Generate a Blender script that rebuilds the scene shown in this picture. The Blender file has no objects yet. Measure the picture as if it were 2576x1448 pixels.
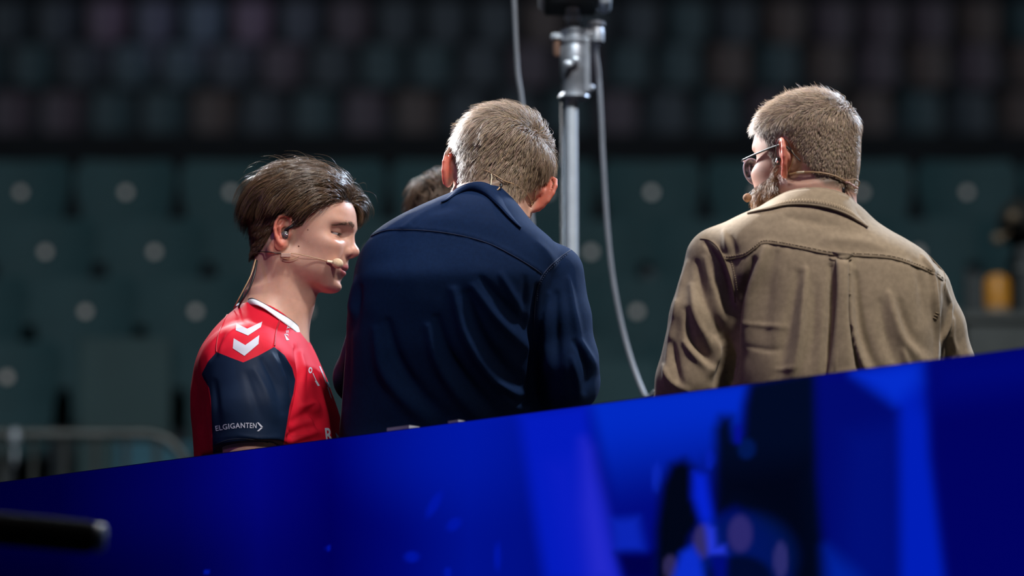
import bpy, bmesh, math, random
import numpy as np
from mathutils import Vector, Matrix
from mathutils.bvhtree import BVHTree

# ------------------------------------------------------------------ camera, world, lights, exposure
scene = bpy.context.scene
COL = scene.collection
FPX = 10733.0                      # focal length in pixels of the 2576 x 1448 frame (150 mm lens)
CAM = np.array([0.0, 0.0, 1.10])   # photographer kneeling on the court
PITCH = math.atan((2600.0 - 724.0) / FPX)
CP, SP = math.cos(PITCH), math.sin(PITCH)

cam_data = bpy.data.cameras.new('camera')
cam_data.sensor_width = 36.0
cam_data.lens = FPX / 2576.0 * 36.0
cam_data.clip_end = 300.0
cam_data.dof.use_dof = True
cam_data.dof.focus_distance = 7.5
cam_data.dof.aperture_fstop = 2.7
cam_data.dof.aperture_blades = 0
cam = bpy.data.objects.new('camera', cam_data)
COL.objects.link(cam)
cam.location = CAM
cam.rotation_euler = (math.pi / 2 + PITCH, 0, 0)
scene.camera = cam

world = bpy.data.worlds.new('arena_air')
scene.world = world
world.use_nodes = True
wb = world.node_tree.nodes['Background']
wb.inputs['Color'].default_value = (0.16, 0.30, 0.42, 1)
wb.inputs['Strength'].default_value = 0.015

def lamp(name, kind, loc, target, power, color, size=0.6, spot=40, blend=0.5):
    d = bpy.data.lights.new(name, kind)
    d.energy = power
    d.color = color
    if kind == 'SPOT':
        d.spot_size = math.radians(spot)
        d.spot_blend = blend
        d.shadow_soft_size = size
    elif kind == 'AREA':
        d.shape = 'DISK'
        d.size = size
    o = bpy.data.objects.new(name, d)
    COL.objects.link(o)
    o.location = loc
    o.rotation_euler = (Vector(target) - Vector(loc)).to_track_quat('-Z', 'Y').to_euler()
    return o

# unseen lamps round the studio platform, plus washes added for the stands
lamp('key_spot', 'SPOT', (2.4, 4.2, 8.2), (0.0, 7.4, 2.3), 2000, (1.0, 0.94, 0.88), 0.30, 36)
lamp('face_spot', 'SPOT', (0.9, 2.6, 5.2), (-0.46, 7.5, 2.30), 640, (1.0, 0.94, 0.90), 0.12, 9.5, 1.0)
lamp('back_spot_left', 'SPOT', (-1.3, 12.4, 5.6), (0.2, 7.3, 2.4), 900, (0.92, 0.96, 1.0), 0.25, 44)
lamp('back_spot_right', 'SPOT', (3.9, 11.4, 6.6), (0.1, 7.3, 2.3), 2400, (0.62, 0.78, 1.0), 0.25, 44)
lamp('top_spot', 'SPOT', (0.0, 8.6, 9.0), (0.1, 7.4, 2.3), 900, (0.95, 0.97, 1.0), 0.4, 40)
lamp('profile_spot', 'SPOT', (-1.7, 8.7, 4.1), (0.52, 7.1, 2.36), 1300, (0.95, 0.97, 1.0), 0.10, 15, 0.5)
lamp('violet_wash', 'SPOT', (-5.5, 4.2, 4.5), (0.1, 7.3, 2.2), 110, (0.60, 0.26, 1.0), 0.4, 22)
lamp('added_stand_wash', 'SPOT', (0.0, 2.0, 11.0), (0.0, 19.3, 4.4), 4000, (0.80, 0.95, 1.0), 1.0, 74, 0.6)  # unseen spot added from the front to light the seat backs evenly
lamp('added_upper_stand_wash', 'AREA', (0.0, 30.0, 20.0), (0.0, 43.5, 10.8), 330, (0.75, 0.86, 1.0), 3.0)
lamp('added_upper_violet_wash', 'SPOT', (-6.0, 26.0, 18.0), (-3.4, 44.0, 12.0), 2600, (0.66, 0.55, 1.0), 0.5, 9, 1.0)  # added spot that gives the upper left seats a violet glow

vs = scene.view_settings
vs.view_transform = 'Standard'
vs.look = 'None'
vs.gamma = 1.0
vs.use_curve_mapping = False
vs.exposure = 0.0

# ------------------------------------------------------------------ helpers: places
def W(u, v, D):
    """world point seen at photo pixel (u, v) that stands at distance D into the hall"""
    rx, ry = (u - 1288.0) / FPX, (724.0 - v) / FPX
    dy, dz = CP - ry * SP, SP + ry * CP
    t = D / dy
    return np.array([rx * t, D, CAM[2] + dz * t])

def Wz(u, v, z):
    rx, ry = (u - 1288.0) / FPX, (724.0 - v) / FPX
    dy, dz = CP - ry * SP, SP + ry * CP
    t = (z - CAM[2]) / dz
    return np.array([rx * t, dy * t, z])

def PX(P):
    """photo pixel of world points (N,3)"""
    q = np.asarray(P, float) - CAM
    fw = q[..., 1] * CP + q[..., 2] * SP
    up = -q[..., 1] * SP + q[..., 2] * CP
    return np.stack([1288.0 + FPX * q[..., 0] / fw, 724.0 - FPX * up / fw], -1)

# ------------------------------------------------------------------ helpers: objects
def tag(o, label=None, cat=None, group=None, kind=None):
    if label: o['label'] = label
    if cat: o['category'] = cat
    if group: o['group'] = group
    if kind: o['kind'] = kind
    return o

def empty(name, loc, label, cat, group=None):
    o = bpy.data.objects.new(name, None)
    COL.objects.link(o)
    o.location = loc
    o.empty_display_size = 0.1
    return tag(o, label, cat, group)

def mesh_np(name, verts, faces, smooth=True):
    """faces: (M,3) or (M,4) int array"""
    verts = np.asarray(verts, np.float32)
    faces = np.asarray(faces, np.int32)
    me = bpy.data.meshes.new(name)
    me.vertices.add(len(verts))
    me.vertices.foreach_set('co', verts.ravel())
    m, k = faces.shape
    me.loops.add(m * k)
    me.loops.foreach_set('vertex_index', faces.ravel())
    me.polygons.add(m)
    me.polygons.foreach_set('loop_start', np.arange(0, m * k, k, dtype=np.int32))
    me.update(calc_edges=True)
    if smooth:
        me.polygons.foreach_set('use_smooth', np.ones(m, bool))
    return me

def attr(me, name, vals):
    vals = np.asarray(vals, np.float32)
    if vals.ndim == 1:
        a = me.attributes.new(name, 'FLOAT', 'POINT')
        a.data.foreach_set('value', vals)
    else:
        a = me.attributes.new(name, 'FLOAT_COLOR', 'POINT')
        if vals.shape[1] == 3:
            vals = np.concatenate([vals, np.ones((len(vals), 1), np.float32)], 1)
        a.data.foreach_set('color', vals.ravel())

def obj(name, me, mat=None, parent=None):
    o = bpy.data.objects.new(name, me)
    COL.objects.link(o)
    if mat is not None and len(me.materials) == 0:
        me.materials.append(mat)
    if parent is not None:
        o.parent = parent
        # geometry is given in world coordinates: undo the parents' offset
        off = Vector((0, 0, 0)); p = parent
        while p is not None:
            off += p.location; p = p.parent
        o.location = -off
    return o

class MB:
    """collects boxes, tubes and lathes into one mesh"""
    def __init__(s):
        s.v = []; s.f = []
    def add(s, vs, fs):
        n = len(s.v)
        s.v += [tuple(map(float, p)) for p in vs]
        s.f += [tuple(i + n for i in f) for f in fs]
        return s
    def box(s, lo, hi, bev=0.0):
        (x0, y0, z0), (x1, y1, z1) = lo, hi
        vs = [(x, y, z) for x in (x0, x1) for y in (y0, y1) for z in (z0, z1)]
        fs = [(0, 1, 3, 2), (4, 6, 7, 5), (0, 4, 5, 1), (2, 3, 7, 6), (0, 2, 6, 4), (1, 5, 7, 3)]
        if bev > 0:
            bm = bmesh.new()
            b = [bm.verts.new(p) for p in vs]
            for f in fs: bm.faces.new([b[i] for i in f])
            bmesh.ops.bevel(bm, geom=bm.edges[:], offset=bev, segments=2, affect='EDGES', profile=0.5)
            bm.verts.index_update()
            s.add([v.co for v in bm.verts], [[v.index for v in f.verts] for f in bm.faces])
            bm.free()
            return s
        return s.add(vs, fs)
    def tube(s, pts, r, n=10, cap=True):
        pts = [np.asarray(p, float) for p in pts]
        rs = r if hasattr(r, '__len__') else [r] * len(pts)
        vs = []; fs = []
        ref = None
        for i, p in enumerate(pts):
            a = pts[max(i - 1, 0)]; b = pts[min(i + 1, len(pts) - 1)]
            t = b - a; t = t / (np.linalg.norm(t) + 1e-12)
            if ref is None:
                ref = np.cross(t, [0.13, 0.21, 0.97])
                if np.linalg.norm(ref) < 0.1: ref = np.cross(t, [1, 0, 0])
            ref = ref - t * ref.dot(t); ref /= np.linalg.norm(ref) + 1e-12
            bi = np.cross(t, ref)
            for k in range(n):
                an = 2 * math.pi * k / n
                vs.append(p + rs[i] * (math.cos(an) * ref + math.sin(an) * bi))
        for i in range(len(pts) - 1):
            for k in range(n):
                k2 = (k + 1) % n
                fs.append((i * n + k, i * n + k2, (i + 1) * n + k2, (i + 1) * n + k))
        if cap:
            fs.append(tuple(range(n - 1, -1, -1)))
            fs.append(tuple((len(pts) - 1) * n + k for k in range(n)))
        return s.add(vs, fs)
    def lathe(s, prof, c, axis=(0, 0, 1), n=20):
        """prof: list of (radius, height along axis)"""
        ax = np.asarray(axis, float); ax /= np.linalg.norm(ax)
        a = np.cross(ax, [0.13, 0.97, 0.21]); a /= np.linalg.norm(a); b = np.cross(ax, a)
        c = np.asarray(c, float); vs = []; fs = []
        for r, h in prof:
            for k in range(n):
                an = 2 * math.pi * k / n
                vs.append(c + ax * h + max(r, 1e-4) * (math.cos(an) * a + math.sin(an) * b))
        for i in range(len(prof) - 1):
            for k in range(n):
                k2 = (k + 1) % n
                fs.append((i * n + k, i * n + k2, (i + 1) * n + k2, (i + 1) * n + k))
        fs.append(tuple(range(n - 1, -1, -1))); fs.append(tuple((len(prof) - 1) * n + k for k in range(n)))
        return s.add(vs, fs)
    def ball(s, c, r, n=14, m=9):
        c = np.asarray(c, float)
        rr = np.asarray(r if hasattr(r, '__len__') else (r, r, r), float)
        vs = [c + rr * (0, 0, -1)]
        for i in range(1, m):
            a = -math.pi / 2 + math.pi * i / m
            for k in range(n):
                b = 2 * math.pi * k / n
                vs.append(c + rr * (math.cos(a) * math.cos(b), math.cos(a) * math.sin(b), math.sin(a)))
        vs.append(c + rr * (0, 0, 1))
        fs = []
        for k in range(n):
            fs.append((0, 1 + (k + 1) % n, 1 + k))
            fs.append((len(vs) - 1, 1 + (m - 2) * n + k, 1 + (m - 2) * n + (k + 1) % n))
        for i in range(m - 2):
            for k in range(n):
                a, b = 1 + i * n + k, 1 + i * n + (k + 1) % n
                fs.append((a, b, b + n, a + n))
        return s.add(vs, fs)
    def build(s, name, mat, parent=None, smooth=False, angle=None):
        me = bpy.data.meshes.new(name)
        me.from_pydata(s.v, [], s.f)
        me.update()
        if smooth:
            me.polygons.foreach_set('use_smooth', np.ones(len(me.polygons), bool))
            if angle is not None:
                me.set_sharp_from_angle(angle=math.radians(angle))
        return obj(name, me, mat, parent)

def spline(pts, n=40):
    """Catmull-Rom through the points"""
    P = np.asarray(pts, float)
    if len(P) < 3:
        return [P[0] + (P[-1] - P[0]) * t for t in np.linspace(0, 1, n)]
    Q = np.vstack([2 * P[0] - P[1], P, 2 * P[-1] - P[-2]])
    out = []
    for s in np.linspace(0, len(P) - 1 - 1e-9, n):
        i = int(s); t = s - i
        a, b, c, d = Q[i], Q[i + 1], Q[i + 2], Q[i + 3]
        out.append(0.5 * ((2 * b) + (-a + c) * t + (2 * a - 5 * b + 4 * c - d) * t * t + (-a + 3 * b - 3 * c + d) * t ** 3))
    return out

# ------------------------------------------------------------------ helpers: materials
def lin(c):
    """sRGB 0-255 -> linear"""
    c = np.asarray(c, float) / 255.0
    return tuple(np.where(c <= 0.04045, c / 12.92, ((c + 0.055) / 1.055) ** 2.4))

def pmat(name, color, rough=0.6, metal=0.0, spec=0.5, noise=0.0, nscale=20.0, bump=0.0, bscale=200.0, attr_name=None,
         sss=0.0, sss_r=(0.4, 0.15, 0.08), coat=0.0, sheen=0.0, aniso=0.0, trans=0.0, weave=0.0):
    m = bpy.data.materials.new(name)
    m.use_nodes = True
    nt = m.node_tree
    b = nt.nodes['Principled BSDF']
    b.inputs['Roughness'].default_value = rough
    b.inputs['Metallic'].default_value = metal
    b.inputs['Specular IOR Level'].default_value = spec
    b.inputs['Coat Weight'].default_value = coat
    b.inputs['Sheen Weight'].default_value = sheen
    b.inputs['Transmission Weight'].default_value = trans
    if sss:
        b.inputs['Subsurface Weight'].default_value = sss
        b.inputs['Subsurface Radius'].default_value = sss_r
        b.inputs['Subsurface Scale'].default_value = 0.012
    col = tuple(color) + (1.0,)
    src = None
    if attr_name:
        a = nt.nodes.new('ShaderNodeAttribute'); a.attribute_name = attr_name
        src = a.outputs['Color']
    tc = nt.nodes.new('ShaderNodeTexCoord')
    if noise > 0:
        nz = nt.nodes.new('ShaderNodeTexNoise')
        nz.inputs['Scale'].default_value = nscale
        nz.inputs['Detail'].default_value = 5
        nt.links.new(tc.outputs['Object'], nz.inputs['Vector'])
        mr = nt.nodes.new('ShaderNodeMapRange')
        mr.inputs['From Min'].default_value = 0.3; mr.inputs['From Max'].default_value = 0.7
        mr.inputs['To Min'].default_value = 1 - noise; mr.inputs['To Max'].default_value = 1 + noise
        nt.links.new(nz.outputs['Fac'], mr.inputs['Value'])
        mx = nt.nodes.new('ShaderNodeVectorMath'); mx.operation = 'SCALE'
        if src is not None: nt.links.new(src, mx.inputs[0])
        else: mx.inputs[0].default_value = col[:3]
        nt.links.new(mr.outputs['Result'], mx.inputs['Scale'])
        src = mx.outputs['Vector']
    if src is not None: nt.links.new(src, b.inputs['Base Color'])
    else: b.inputs['Base Color'].default_value = col
    if bump > 0:
        nz = nt.nodes.new('ShaderNodeTexNoise')
        nz.inputs['Scale'].default_value = bscale
        nz.inputs['Detail'].default_value = 4
        nt.links.new(tc.outputs['Object'], nz.inputs['Vector'])
        bp = nt.nodes.new('ShaderNodeBump')
        bp.inputs['Strength'].default_value = bump
        bp.inputs['Distance'].default_value = 0.002
        nt.links.new(nz.outputs['Fac'], bp.inputs['Height'])
        nt.links.new(bp.outputs['Normal'], b.inputs['Normal'])
    return m

# ------------------------------------------------------------------ helpers: implicit shapes
def rng(seed): return np.random.default_rng(seed)

class Shape:
    """list of smooth-union / cut operations, evaluated on a grid or on points"""
    def __init__(s):
        s.ops = []
        s.T = None
    def frame(s, R=None, pos=None, sc=1.0):
        s.T = None if R is None else (np.asarray(R, float), np.asarray(pos, float), sc)
    def _pt(s, p):
        p = np.asarray(p, float)
        if s.T is None: return p, 1.0
        R, o, sc = s.T
        return R @ (p * sc) + o, sc
    def ell(s, c, r, k=0.01, rot=None, cut=False):
        c, sc = s._pt(c)
        M = np.eye(3) if s.T is None else s.T[0]
        if rot is not None: M = M @ np.asarray(rot)
        r = np.asarray(r, float) * sc
        Mi = M.T
        def f(X, Y, Z):
            x, y, z = X - c[0], Y - c[1], Z - c[2]
            a = Mi[0, 0] * x + Mi[0, 1] * y + Mi[0, 2] * z
            b = Mi[1, 0] * x + Mi[1, 1] * y + Mi[1, 2] * z
            d = Mi[2, 0] * x + Mi[2, 1] * y + Mi[2, 2] * z
            k0 = np.sqrt((a / r[0]) ** 2 + (b / r[1]) ** 2 + (d / r[2]) ** 2) + 1e-9
            k1 = np.sqrt((a / r[0] ** 2) ** 2 + (b / r[1] ** 2) ** 2 + (d / r[2] ** 2) ** 2) + 1e-9
            return k0 * (k0 - 1) / k1
        R = max(r)
        s.ops.append((cut, f, c - R, c + R, k * sc))
        return s
    def cone(s, a, b, ra, rb, k=0.01, cut=False):
        a, sc = s._pt(a); b, _ = s._pt(b)
        ra *= sc; rb *= sc
        ba = b - a; L2 = ba.dot(ba) + 1e-12
        def f(X, Y, Z):
            x, y, z = X - a[0], Y - a[1], Z - a[2]
            h = np.clip((x * ba[0] + y * ba[1] + z * ba[2]) / L2, 0, 1)
            return np.sqrt((x - ba[0] * h) ** 2 + (y - ba[1] * h) ** 2 + (z - ba[2] * h) ** 2) - (ra + (rb - ra) * h)
        R = max(ra, rb)
        s.ops.append((cut, f, np.minimum(a, b) - R, np.maximum(a, b) + R, k * sc))
        return s
    def chain(s, pts, rs, k=0.01):
        for i in range(len(pts) - 1):
            s.cone(pts[i], pts[i + 1], rs[i], rs[i + 1], k)
        return s
    def fn(s, f, lo, hi, k=0.01, cut=False):
        s.ops.append((cut, f, np.asarray(lo, float), np.asarray(hi, float), k))
        return s
    def loft(s, rows, k=0.02, p=2.3, yaw=0.0):
        """rows: (z, xc, yc, half width, half depth), any order"""
        rows = np.array(sorted(rows, key=lambda r: r[0]), float)
        z, xc, yc, hw, hd = rows.T
        zz = np.linspace(z[0], z[-1], 240)
        def sm(a):
            q = np.interp(zz, z, a)
            ker = np.hanning(17); ker /= ker.sum()
            return np.convolve(np.pad(q, 8, mode='edge'), ker, 'valid')
        xs, ys, ws, ds = sm(xc), sm(yc), sm(hw), sm(hd)
        c, sn = math.cos(yaw), math.sin(yaw)
        def f(X, Y, Z):
            a = np.interp(Z.ravel(), zz, xs).reshape(Z.shape); b = np.interp(Z.ravel(), zz, ys).reshape(Z.shape)
            w = np.interp(Z.ravel(), zz, ws).reshape(Z.shape); d = np.interp(Z.ravel(), zz, ds).reshape(Z.shape)
            x, y = X - a, Y - b
            x, y = c * x + sn * y, -sn * x + c * y
            q = ((np.abs(x) / w) ** p + (np.abs(y) / d) ** p + 1e-9) ** (1 / p)
            dist = (q - 1) * np.minimum(w, d)
            return np.maximum(dist, np.maximum(z[0] - Z, Z - z[-1]))
        R = max(ws.max(), ds.max()) * 1.2
        s.ops.append((False, f, np.array([xs.min() - R, ys.min() - R, z[0]]), np.array([xs.max() + R, ys.max() + R, z[-1]]), k))
        return s
    @staticmethod
    def comb(v, d, k, cut):
        if cut: v, d = -v, d
        h = np.maximum(k - np.abs(v - d), 0) / max(k, 1e-6)
        r = np.minimum(v, d) - h * h * k * 0.25
        return -r if cut else r
    def pts(s, P, nops=None):
        P = np.asarray(P, float)
        X, Y, Z = P[:, 0], P[:, 1], P[:, 2]
        v = np.full(len(P), 0.5)
        for cut, f, lo, hi, k in (s.ops if nops is None else s.ops[:nops]):
            v = s.comb(v, f(X, Y, Z), k, cut)
        return v
    def grad(s, P, e=0.001):
        g = np.zeros_like(P)
        for sx, sy, sz in ((1, -1, -1), (-1, -1, 1), (-1, 1, -1), (1, 1, 1)):
            d = np.array([sx, sy, sz], float)
            g += d * s.pts(P + d * e)[:, None]
        return g / (np.linalg.norm(g, axis=1, keepdims=True) + 1e-12)
    def mesh(s, xs, ys, zs, smooth=1):
        xs, ys, zs = (np.asarray(a, np.float32) for a in (xs, ys, zs))
        V = np.full((len(xs), len(ys), len(zs)), 0.08, np.float32)
        for cut, f, lo, hi, k in s.ops:
            m = k + 0.012
            sl = []
            for ax, l, h in ((xs, lo[0], hi[0]), (ys, lo[1], hi[1]), (zs, lo[2], hi[2])):
                a = np.searchsorted(ax, l - m) - 1; b = np.searchsorted(ax, h + m) + 1
                sl.append(slice(max(a, 0), min(max(b, 0), len(ax))))
            if any(q.stop - q.start < 1 for q in sl): continue
            X = xs[sl[0]][:, None, None]; Y = ys[sl[1]][None, :, None]; Z = zs[sl[2]][None, None, :]
            d = f(X, Y, Z).astype(np.float32)
            V[tuple(sl)] = s.comb(V[tuple(sl)], d, k, cut)
        return nets(xs, ys, zs, V, smooth)

def nets(xs, ys, zs, V, smooth=1):
    I = V < 0
    c = np.zeros(tuple(n - 1 for n in V.shape), np.int8)
    for a in (0, 1):
        for b in (0, 1):
            for d in (0, 1):
                c += I[a:V.shape[0] - 1 + a, b:V.shape[1] - 1 + b, d:V.shape[2] - 1 + d]
    act = (c > 0) & (c < 8)
    ai, aj, ak = np.nonzero(act)
    idx = np.full(act.shape, -1, np.int32)
    idx[ai, aj, ak] = np.arange(len(ai))
    acc = np.zeros((len(ai), 3), np.float64); cnt = np.zeros(len(ai))
    cor = [(a, b, d) for a in (0, 1) for b in (0, 1) for d in (0, 1)]
    val = {q: V[ai + q[0], aj + q[1], ak + q[2]] for q in cor}
    def pos(q): return np.stack([xs[ai + q[0]], ys[aj + q[1]], zs[ak + q[2]]], 1)
    for p in cor:
        for ax in range(3):
            if p[ax]: continue
            q = list(p); q[ax] = 1; q = tuple(q)
            v0, v1 = val[p], val[q]
            m = (v0 < 0) != (v1 < 0)
            t = (v0[m] / (v0[m] - v1[m]))[:, None]
            acc[m] += pos(p)[m] * (1 - t) + pos(q)[m] * t
            cnt[m] += 1
    verts = acc / cnt[:, None]
    quads = []
    n = V.shape
    for ax in range(3):
        o = [1, 1, 1]; o[ax] = 0
        sl0 = tuple(slice(o[d], n[d] - 1) for d in range(3))
        a = I[sl0]
        sl1 = list(sl0); sl1[ax] = slice(1, n[ax])
        b = I[tuple(sl1)]
        m = a != b
        i, j, k = np.nonzero(m)
        i, j, k = i + o[0], j + o[1], k + o[2]
        fl = a[m]
        e1, e2 = [(1, 2), (2, 0), (0, 1)][ax]
        def cell(d1, d2):
            q = [i.copy(), j.copy(), k.copy()]
            q[e1] -= d1; q[e2] -= d2
            return idx[q[0], q[1], q[2]]
        Q = np.stack([cell(1, 1), cell(0, 1), cell(0, 0), cell(1, 0)], 1)
        Q[~fl] = Q[~fl][:, ::-1]
        quads.append(Q)
    F = np.concatenate(quads)
    F = F[(F >= 0).all(1)]
    for _ in range(smooth):
        verts = laplace(verts, F, 0.5)
    return verts, F

def laplace(v, F, lam):
    n = len(v)
    a = np.concatenate([F[:, i] for i in range(4)]); b = np.concatenate([F[:, (i + 1) % 4] for i in range(4)])
    out = np.empty_like(v)
    cn = np.bincount(a, minlength=n) + np.bincount(b, minlength=n)
    for d in range(3):
        out[:, d] = np.bincount(a, v[b, d], n) + np.bincount(b, v[a, d], n)
    out /= np.maximum(cn, 1)[:, None]
    return v + lam * (out - v)

def normals(v, F):
    d1 = v[F[:, 2]] - v[F[:, 0]]; d2 = v[F[:, 3]] - v[F[:, 1]]
    fn = np.cross(d1, d2)
    n = np.zeros_like(v)
    for i in range(4):
        for d in range(3):
            n[:, d] += np.bincount(F[:, i], fn[:, d], len(v))
    return n / (np.linalg.norm(n, axis=1, keepdims=True) + 1e-12)

def noise3(P, seed=0, scale=1.0):
    """smooth value noise in numpy, range -1..1"""
    q = np.asarray(P, float) * scale + seed * 17.31
    i = np.floor(q).astype(np.int64); f = q - i
    f = f * f * (3 - 2 * f)
    def h(a, b, c):
        n = (a * 374761393 + b * 668265263 + c * 2147483647 + seed * 1274126177) & 0xffffffff
        n = ((n ^ (n >> 13)) * 1274126177) & 0xffffffff
        return ((n ^ (n >> 16)) & 0xffff) / 32767.5 - 1
    r = 0
    for a in (0, 1):
        for b in (0, 1):
            for c in (0, 1):
                w = (f[:, 0] if a else 1 - f[:, 0]) * (f[:, 1] if b else 1 - f[:, 1]) * (f[:, 2] if c else 1 - f[:, 2])
                r = r + w * h(i[:, 0] + a, i[:, 1] + b, i[:, 2] + c)
    return r

def axis_pts(lo, hi, fine_lo, fine_hi, fine, coarse):
    a = np.arange(fine_lo, lo - coarse, -coarse)[::-1] if lo < fine_lo else np.array([fine_lo])
    b = np.arange(fine_lo + fine, fine_hi, fine)
    c = np.arange(fine_hi, hi + coarse, coarse) if hi > fine_hi else np.array([fine_hi])
    return np.concatenate([a, b, c])

def poly_dist(pts, pl):
    """distance of 2D points to a polyline and position along it (0..1)"""
    pts = np.asarray(pts); pl = np.asarray(pl, float)
    best = np.full(len(pts), 1e9); tt = np.zeros(len(pts)); sd = np.zeros(len(pts))
    L = np.concatenate([[0], np.cumsum(np.linalg.norm(np.diff(pl, axis=0), axis=1))])
    for i in range(len(pl) - 1):
        a, b = pl[i], pl[i + 1]; ba = b - a
        h = np.clip(((pts - a) @ ba) / (ba @ ba), 0, 1)
        q = pts - a - h[:, None] * ba
        d = np.hypot(q[:, 0], q[:, 1])
        m = d < best
        best[m] = d[m]; tt[m] = (L[i] + h[m] * math.sqrt(ba @ ba)) / L[-1]
        sd[m] = np.sign(ba[0] * q[m, 1] - ba[1] * q[m, 0])
    return best, tt, sd

def poly_sdf(pts, poly):
    """signed distance to a closed polygon, negative inside"""
    poly = np.asarray(poly, float)
    d, _, _ = poly_dist(pts, np.vstack([poly, poly[:1]]))
    x, y = pts[:, 0], pts[:, 1]
    ins = np.zeros(len(pts), bool)
    for i in range(len(poly)):
        x0, y0 = poly[i]; x1, y1 = poly[(i + 1) % len(poly)]
        c = (y0 > y) != (y1 > y)
        ins ^= c & (x < (x1 - x0) * (y - y0) / (y1 - y0 + 1e-12) + x0)
    return np.where(ins, -d, d)

# ------------------------------------------------------------------ the hall
M = {}
M['concrete'] = pmat('dark_concrete', (0.020, 0.024, 0.030), 0.85, noise=0.35, nscale=1.5)
M['black_wall'] = pmat('black_wall', (0.008, 0.009, 0.012), 0.9, noise=0.3, nscale=0.7)
M['platform'] = pmat('platform_carpet', (0.02, 0.02, 0.025), 0.95, noise=0.2, nscale=60)
M['court'] = pmat('court_floor', (0.035, 0.05, 0.07), 0.4, noise=0.15, nscale=3)

def structure(name, mb, mat, smooth=False):
    return tag(mb.build(name, mat, smooth=smooth), kind='structure')

structure('floor', MB().box((-40, -6, -0.2), (40, 60, 0.0)), M['court'])
structure('floor_platform', MB().box((-6, 6.95, 0.001), (6, 11.5, 0.87)), M['platform'])
structure('floor_concourse', MB().box((-25, 13.6, 0.001), (25, 17.95, 2.10)), M['concrete'])

LOWER = [(480, 20.10, 265, 50), (630, 19.45, 275, 112), (780, 18.85, 278, 213), (945, 18.20, 290, 15)]
UPPER = [(275, 42.50, 127, 30), (155, 43.30, 125, 85), (45, 44.10, 122, 25)]

mb = MB()
for v, D, sp, u0 in LOWER:
    zp = W(1288, v, D)[2]
    mb.box((-25, D - 0.26, zp - 1.15), (25, D + 0.42, zp - 0.70))
structure('floor_lower_terrace', mb, M['concrete'])
mb = MB()
for v, D, sp, u0 in UPPER:
    zp = W(1288, v, D)[2]
    mb.box((-40, D - 0.35, zp - 1.5), (40, D + 0.55, zp - 0.62))
structure('floor_upper_terrace', mb, M['concrete'])
zt = W(1288, 335, 41.6)[2]; zb = W(1288, 470, 41.6)[2]
structure('wall_tier_fascia', MB().box((-40, 41.55, zb - 6), (40, 41.75, zt)), M['black_wall'])
structure('wall_back', MB().box((-45, 52, -0.2), (45, 52.3, 26)), M['black_wall'])
structure('wall_left', MB().box((-45.3, -6, -0.2), (-45, 52, 26)), M['black_wall'])
structure('wall_right', MB().box((45, -6, -0.2), (45.3, 52, 26)), M['black_wall'])

# ------------------------------------------------------------------ stadium seats
ORD = ['first', 'second', 'third', 'fourth', 'fifth', 'sixth', 'seventh', 'eighth', 'ninth', 'tenth', 'eleventh', 'twelfth',
       'thirteenth', 'fourteenth', 'fifteenth', 'sixteenth', 'seventeenth', 'eighteenth', 'nineteenth', 'twentieth',
       'twenty-first', 'twenty-second', 'twenty-third', 'twenty-fourth', 'twenty-fifth', 'twenty-sixth']

def seat_shell(w_top, w_bot, h, depth, th, nx=8, nz=6):
    """curved, rounded shell standing on z=0, facing -y"""
    vs = []; fs = []
    for side in (0, 1):
        for j in range(nz + 1):
            t = j / nz
            w = w_bot + (w_top - w_bot) * min(1, t * 1.5)
            if t > 0.82: w -= (t - 0.82) ** 2 * 2.2
            if t < 0.15: w -= (0.15 - t) ** 2 * 3.0
            for i in range(nx + 1):
                s = i / nx * 2 - 1
                y = depth * (1 - s * s) + 0.10 * t * t * 0.35 + (th if side else 0)
                vs.append((s * w / 2, y, t * h))
    n = (nx + 1) * (nz + 1)
    for j in range(nz):
        for i in range(nx):
            a = j * (nx + 1) + i
            fs.append((a, a + 1, a + nx + 2, a + nx + 1))
            fs.append((n + a, n + a + nx + 1, n + a + nx + 2, n + a + 1))
    def rim(k, l): fs.append((k, l, l + n, k + n))
    for i in range(nx):
        rim(i + 1, i); rim(nz * (nx + 1) + i, nz * (nx + 1) + i + 1)
    for j in range(nz):
        rim(j * (nx + 1), (j + 1) * (nx + 1)); rim((j + 1) * (nx + 1) + nx, j * (nx + 1) + nx)
    return vs, fs

def shell_mesh(name, *a):
    me = bpy.data.meshes.new(name)
    me.from_pydata(*[list(q) for q in seat_shell(*a)][:1], [], seat_shell(*a)[1])
    me.polygons.foreach_set('use_smooth', np.ones(len(me.polygons), bool))
    me.set_sharp_from_angle(angle=math.radians(40))
    return me

seat_green = pmat('dark_green_plastic', (0.0085, 0.046, 0.056), 0.7, noise=0.15, nscale=6)
plate_white = pmat('number_plate', (0.95, 0.76, 0.70), 0.3, noise=0.1)
steel_dark = pmat('dark_bracket_steel', (0.03, 0.03, 0.035), 0.5, metal=0.6, noise=0.1)
me_back = shell_mesh('backrest', 0.485, 0.385, 0.37, 0.035, 0.012)
me_pan = shell_mesh('seat_pan', 0.42, 0.38, 0.25, 0.025, 0.02)
me_back.materials.append(seat_green); me_pan.materials.append(seat_green)
b = MB().lathe([(0.0, 0), (0.019, 0.0), (0.020, 0.003), (0.018, 0.006), (0.0, 0.006)], (0, 0, 0), (0, -1, 0), 14)
me_plate = b.build('number_plate', plate_white); _o = me_plate; me_plate = _o.data; bpy.data.objects.remove(_o)
b = MB().box((-0.03, 0.03, 0.0), (0.03, 0.09, 0.46)).box((-0.2, 0.02, 0.40), (0.2, 0.06, 0.44))
_o = b.build('bracket', steel_dark); me_br = _o.data; bpy.data.objects.remove(_o)

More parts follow.
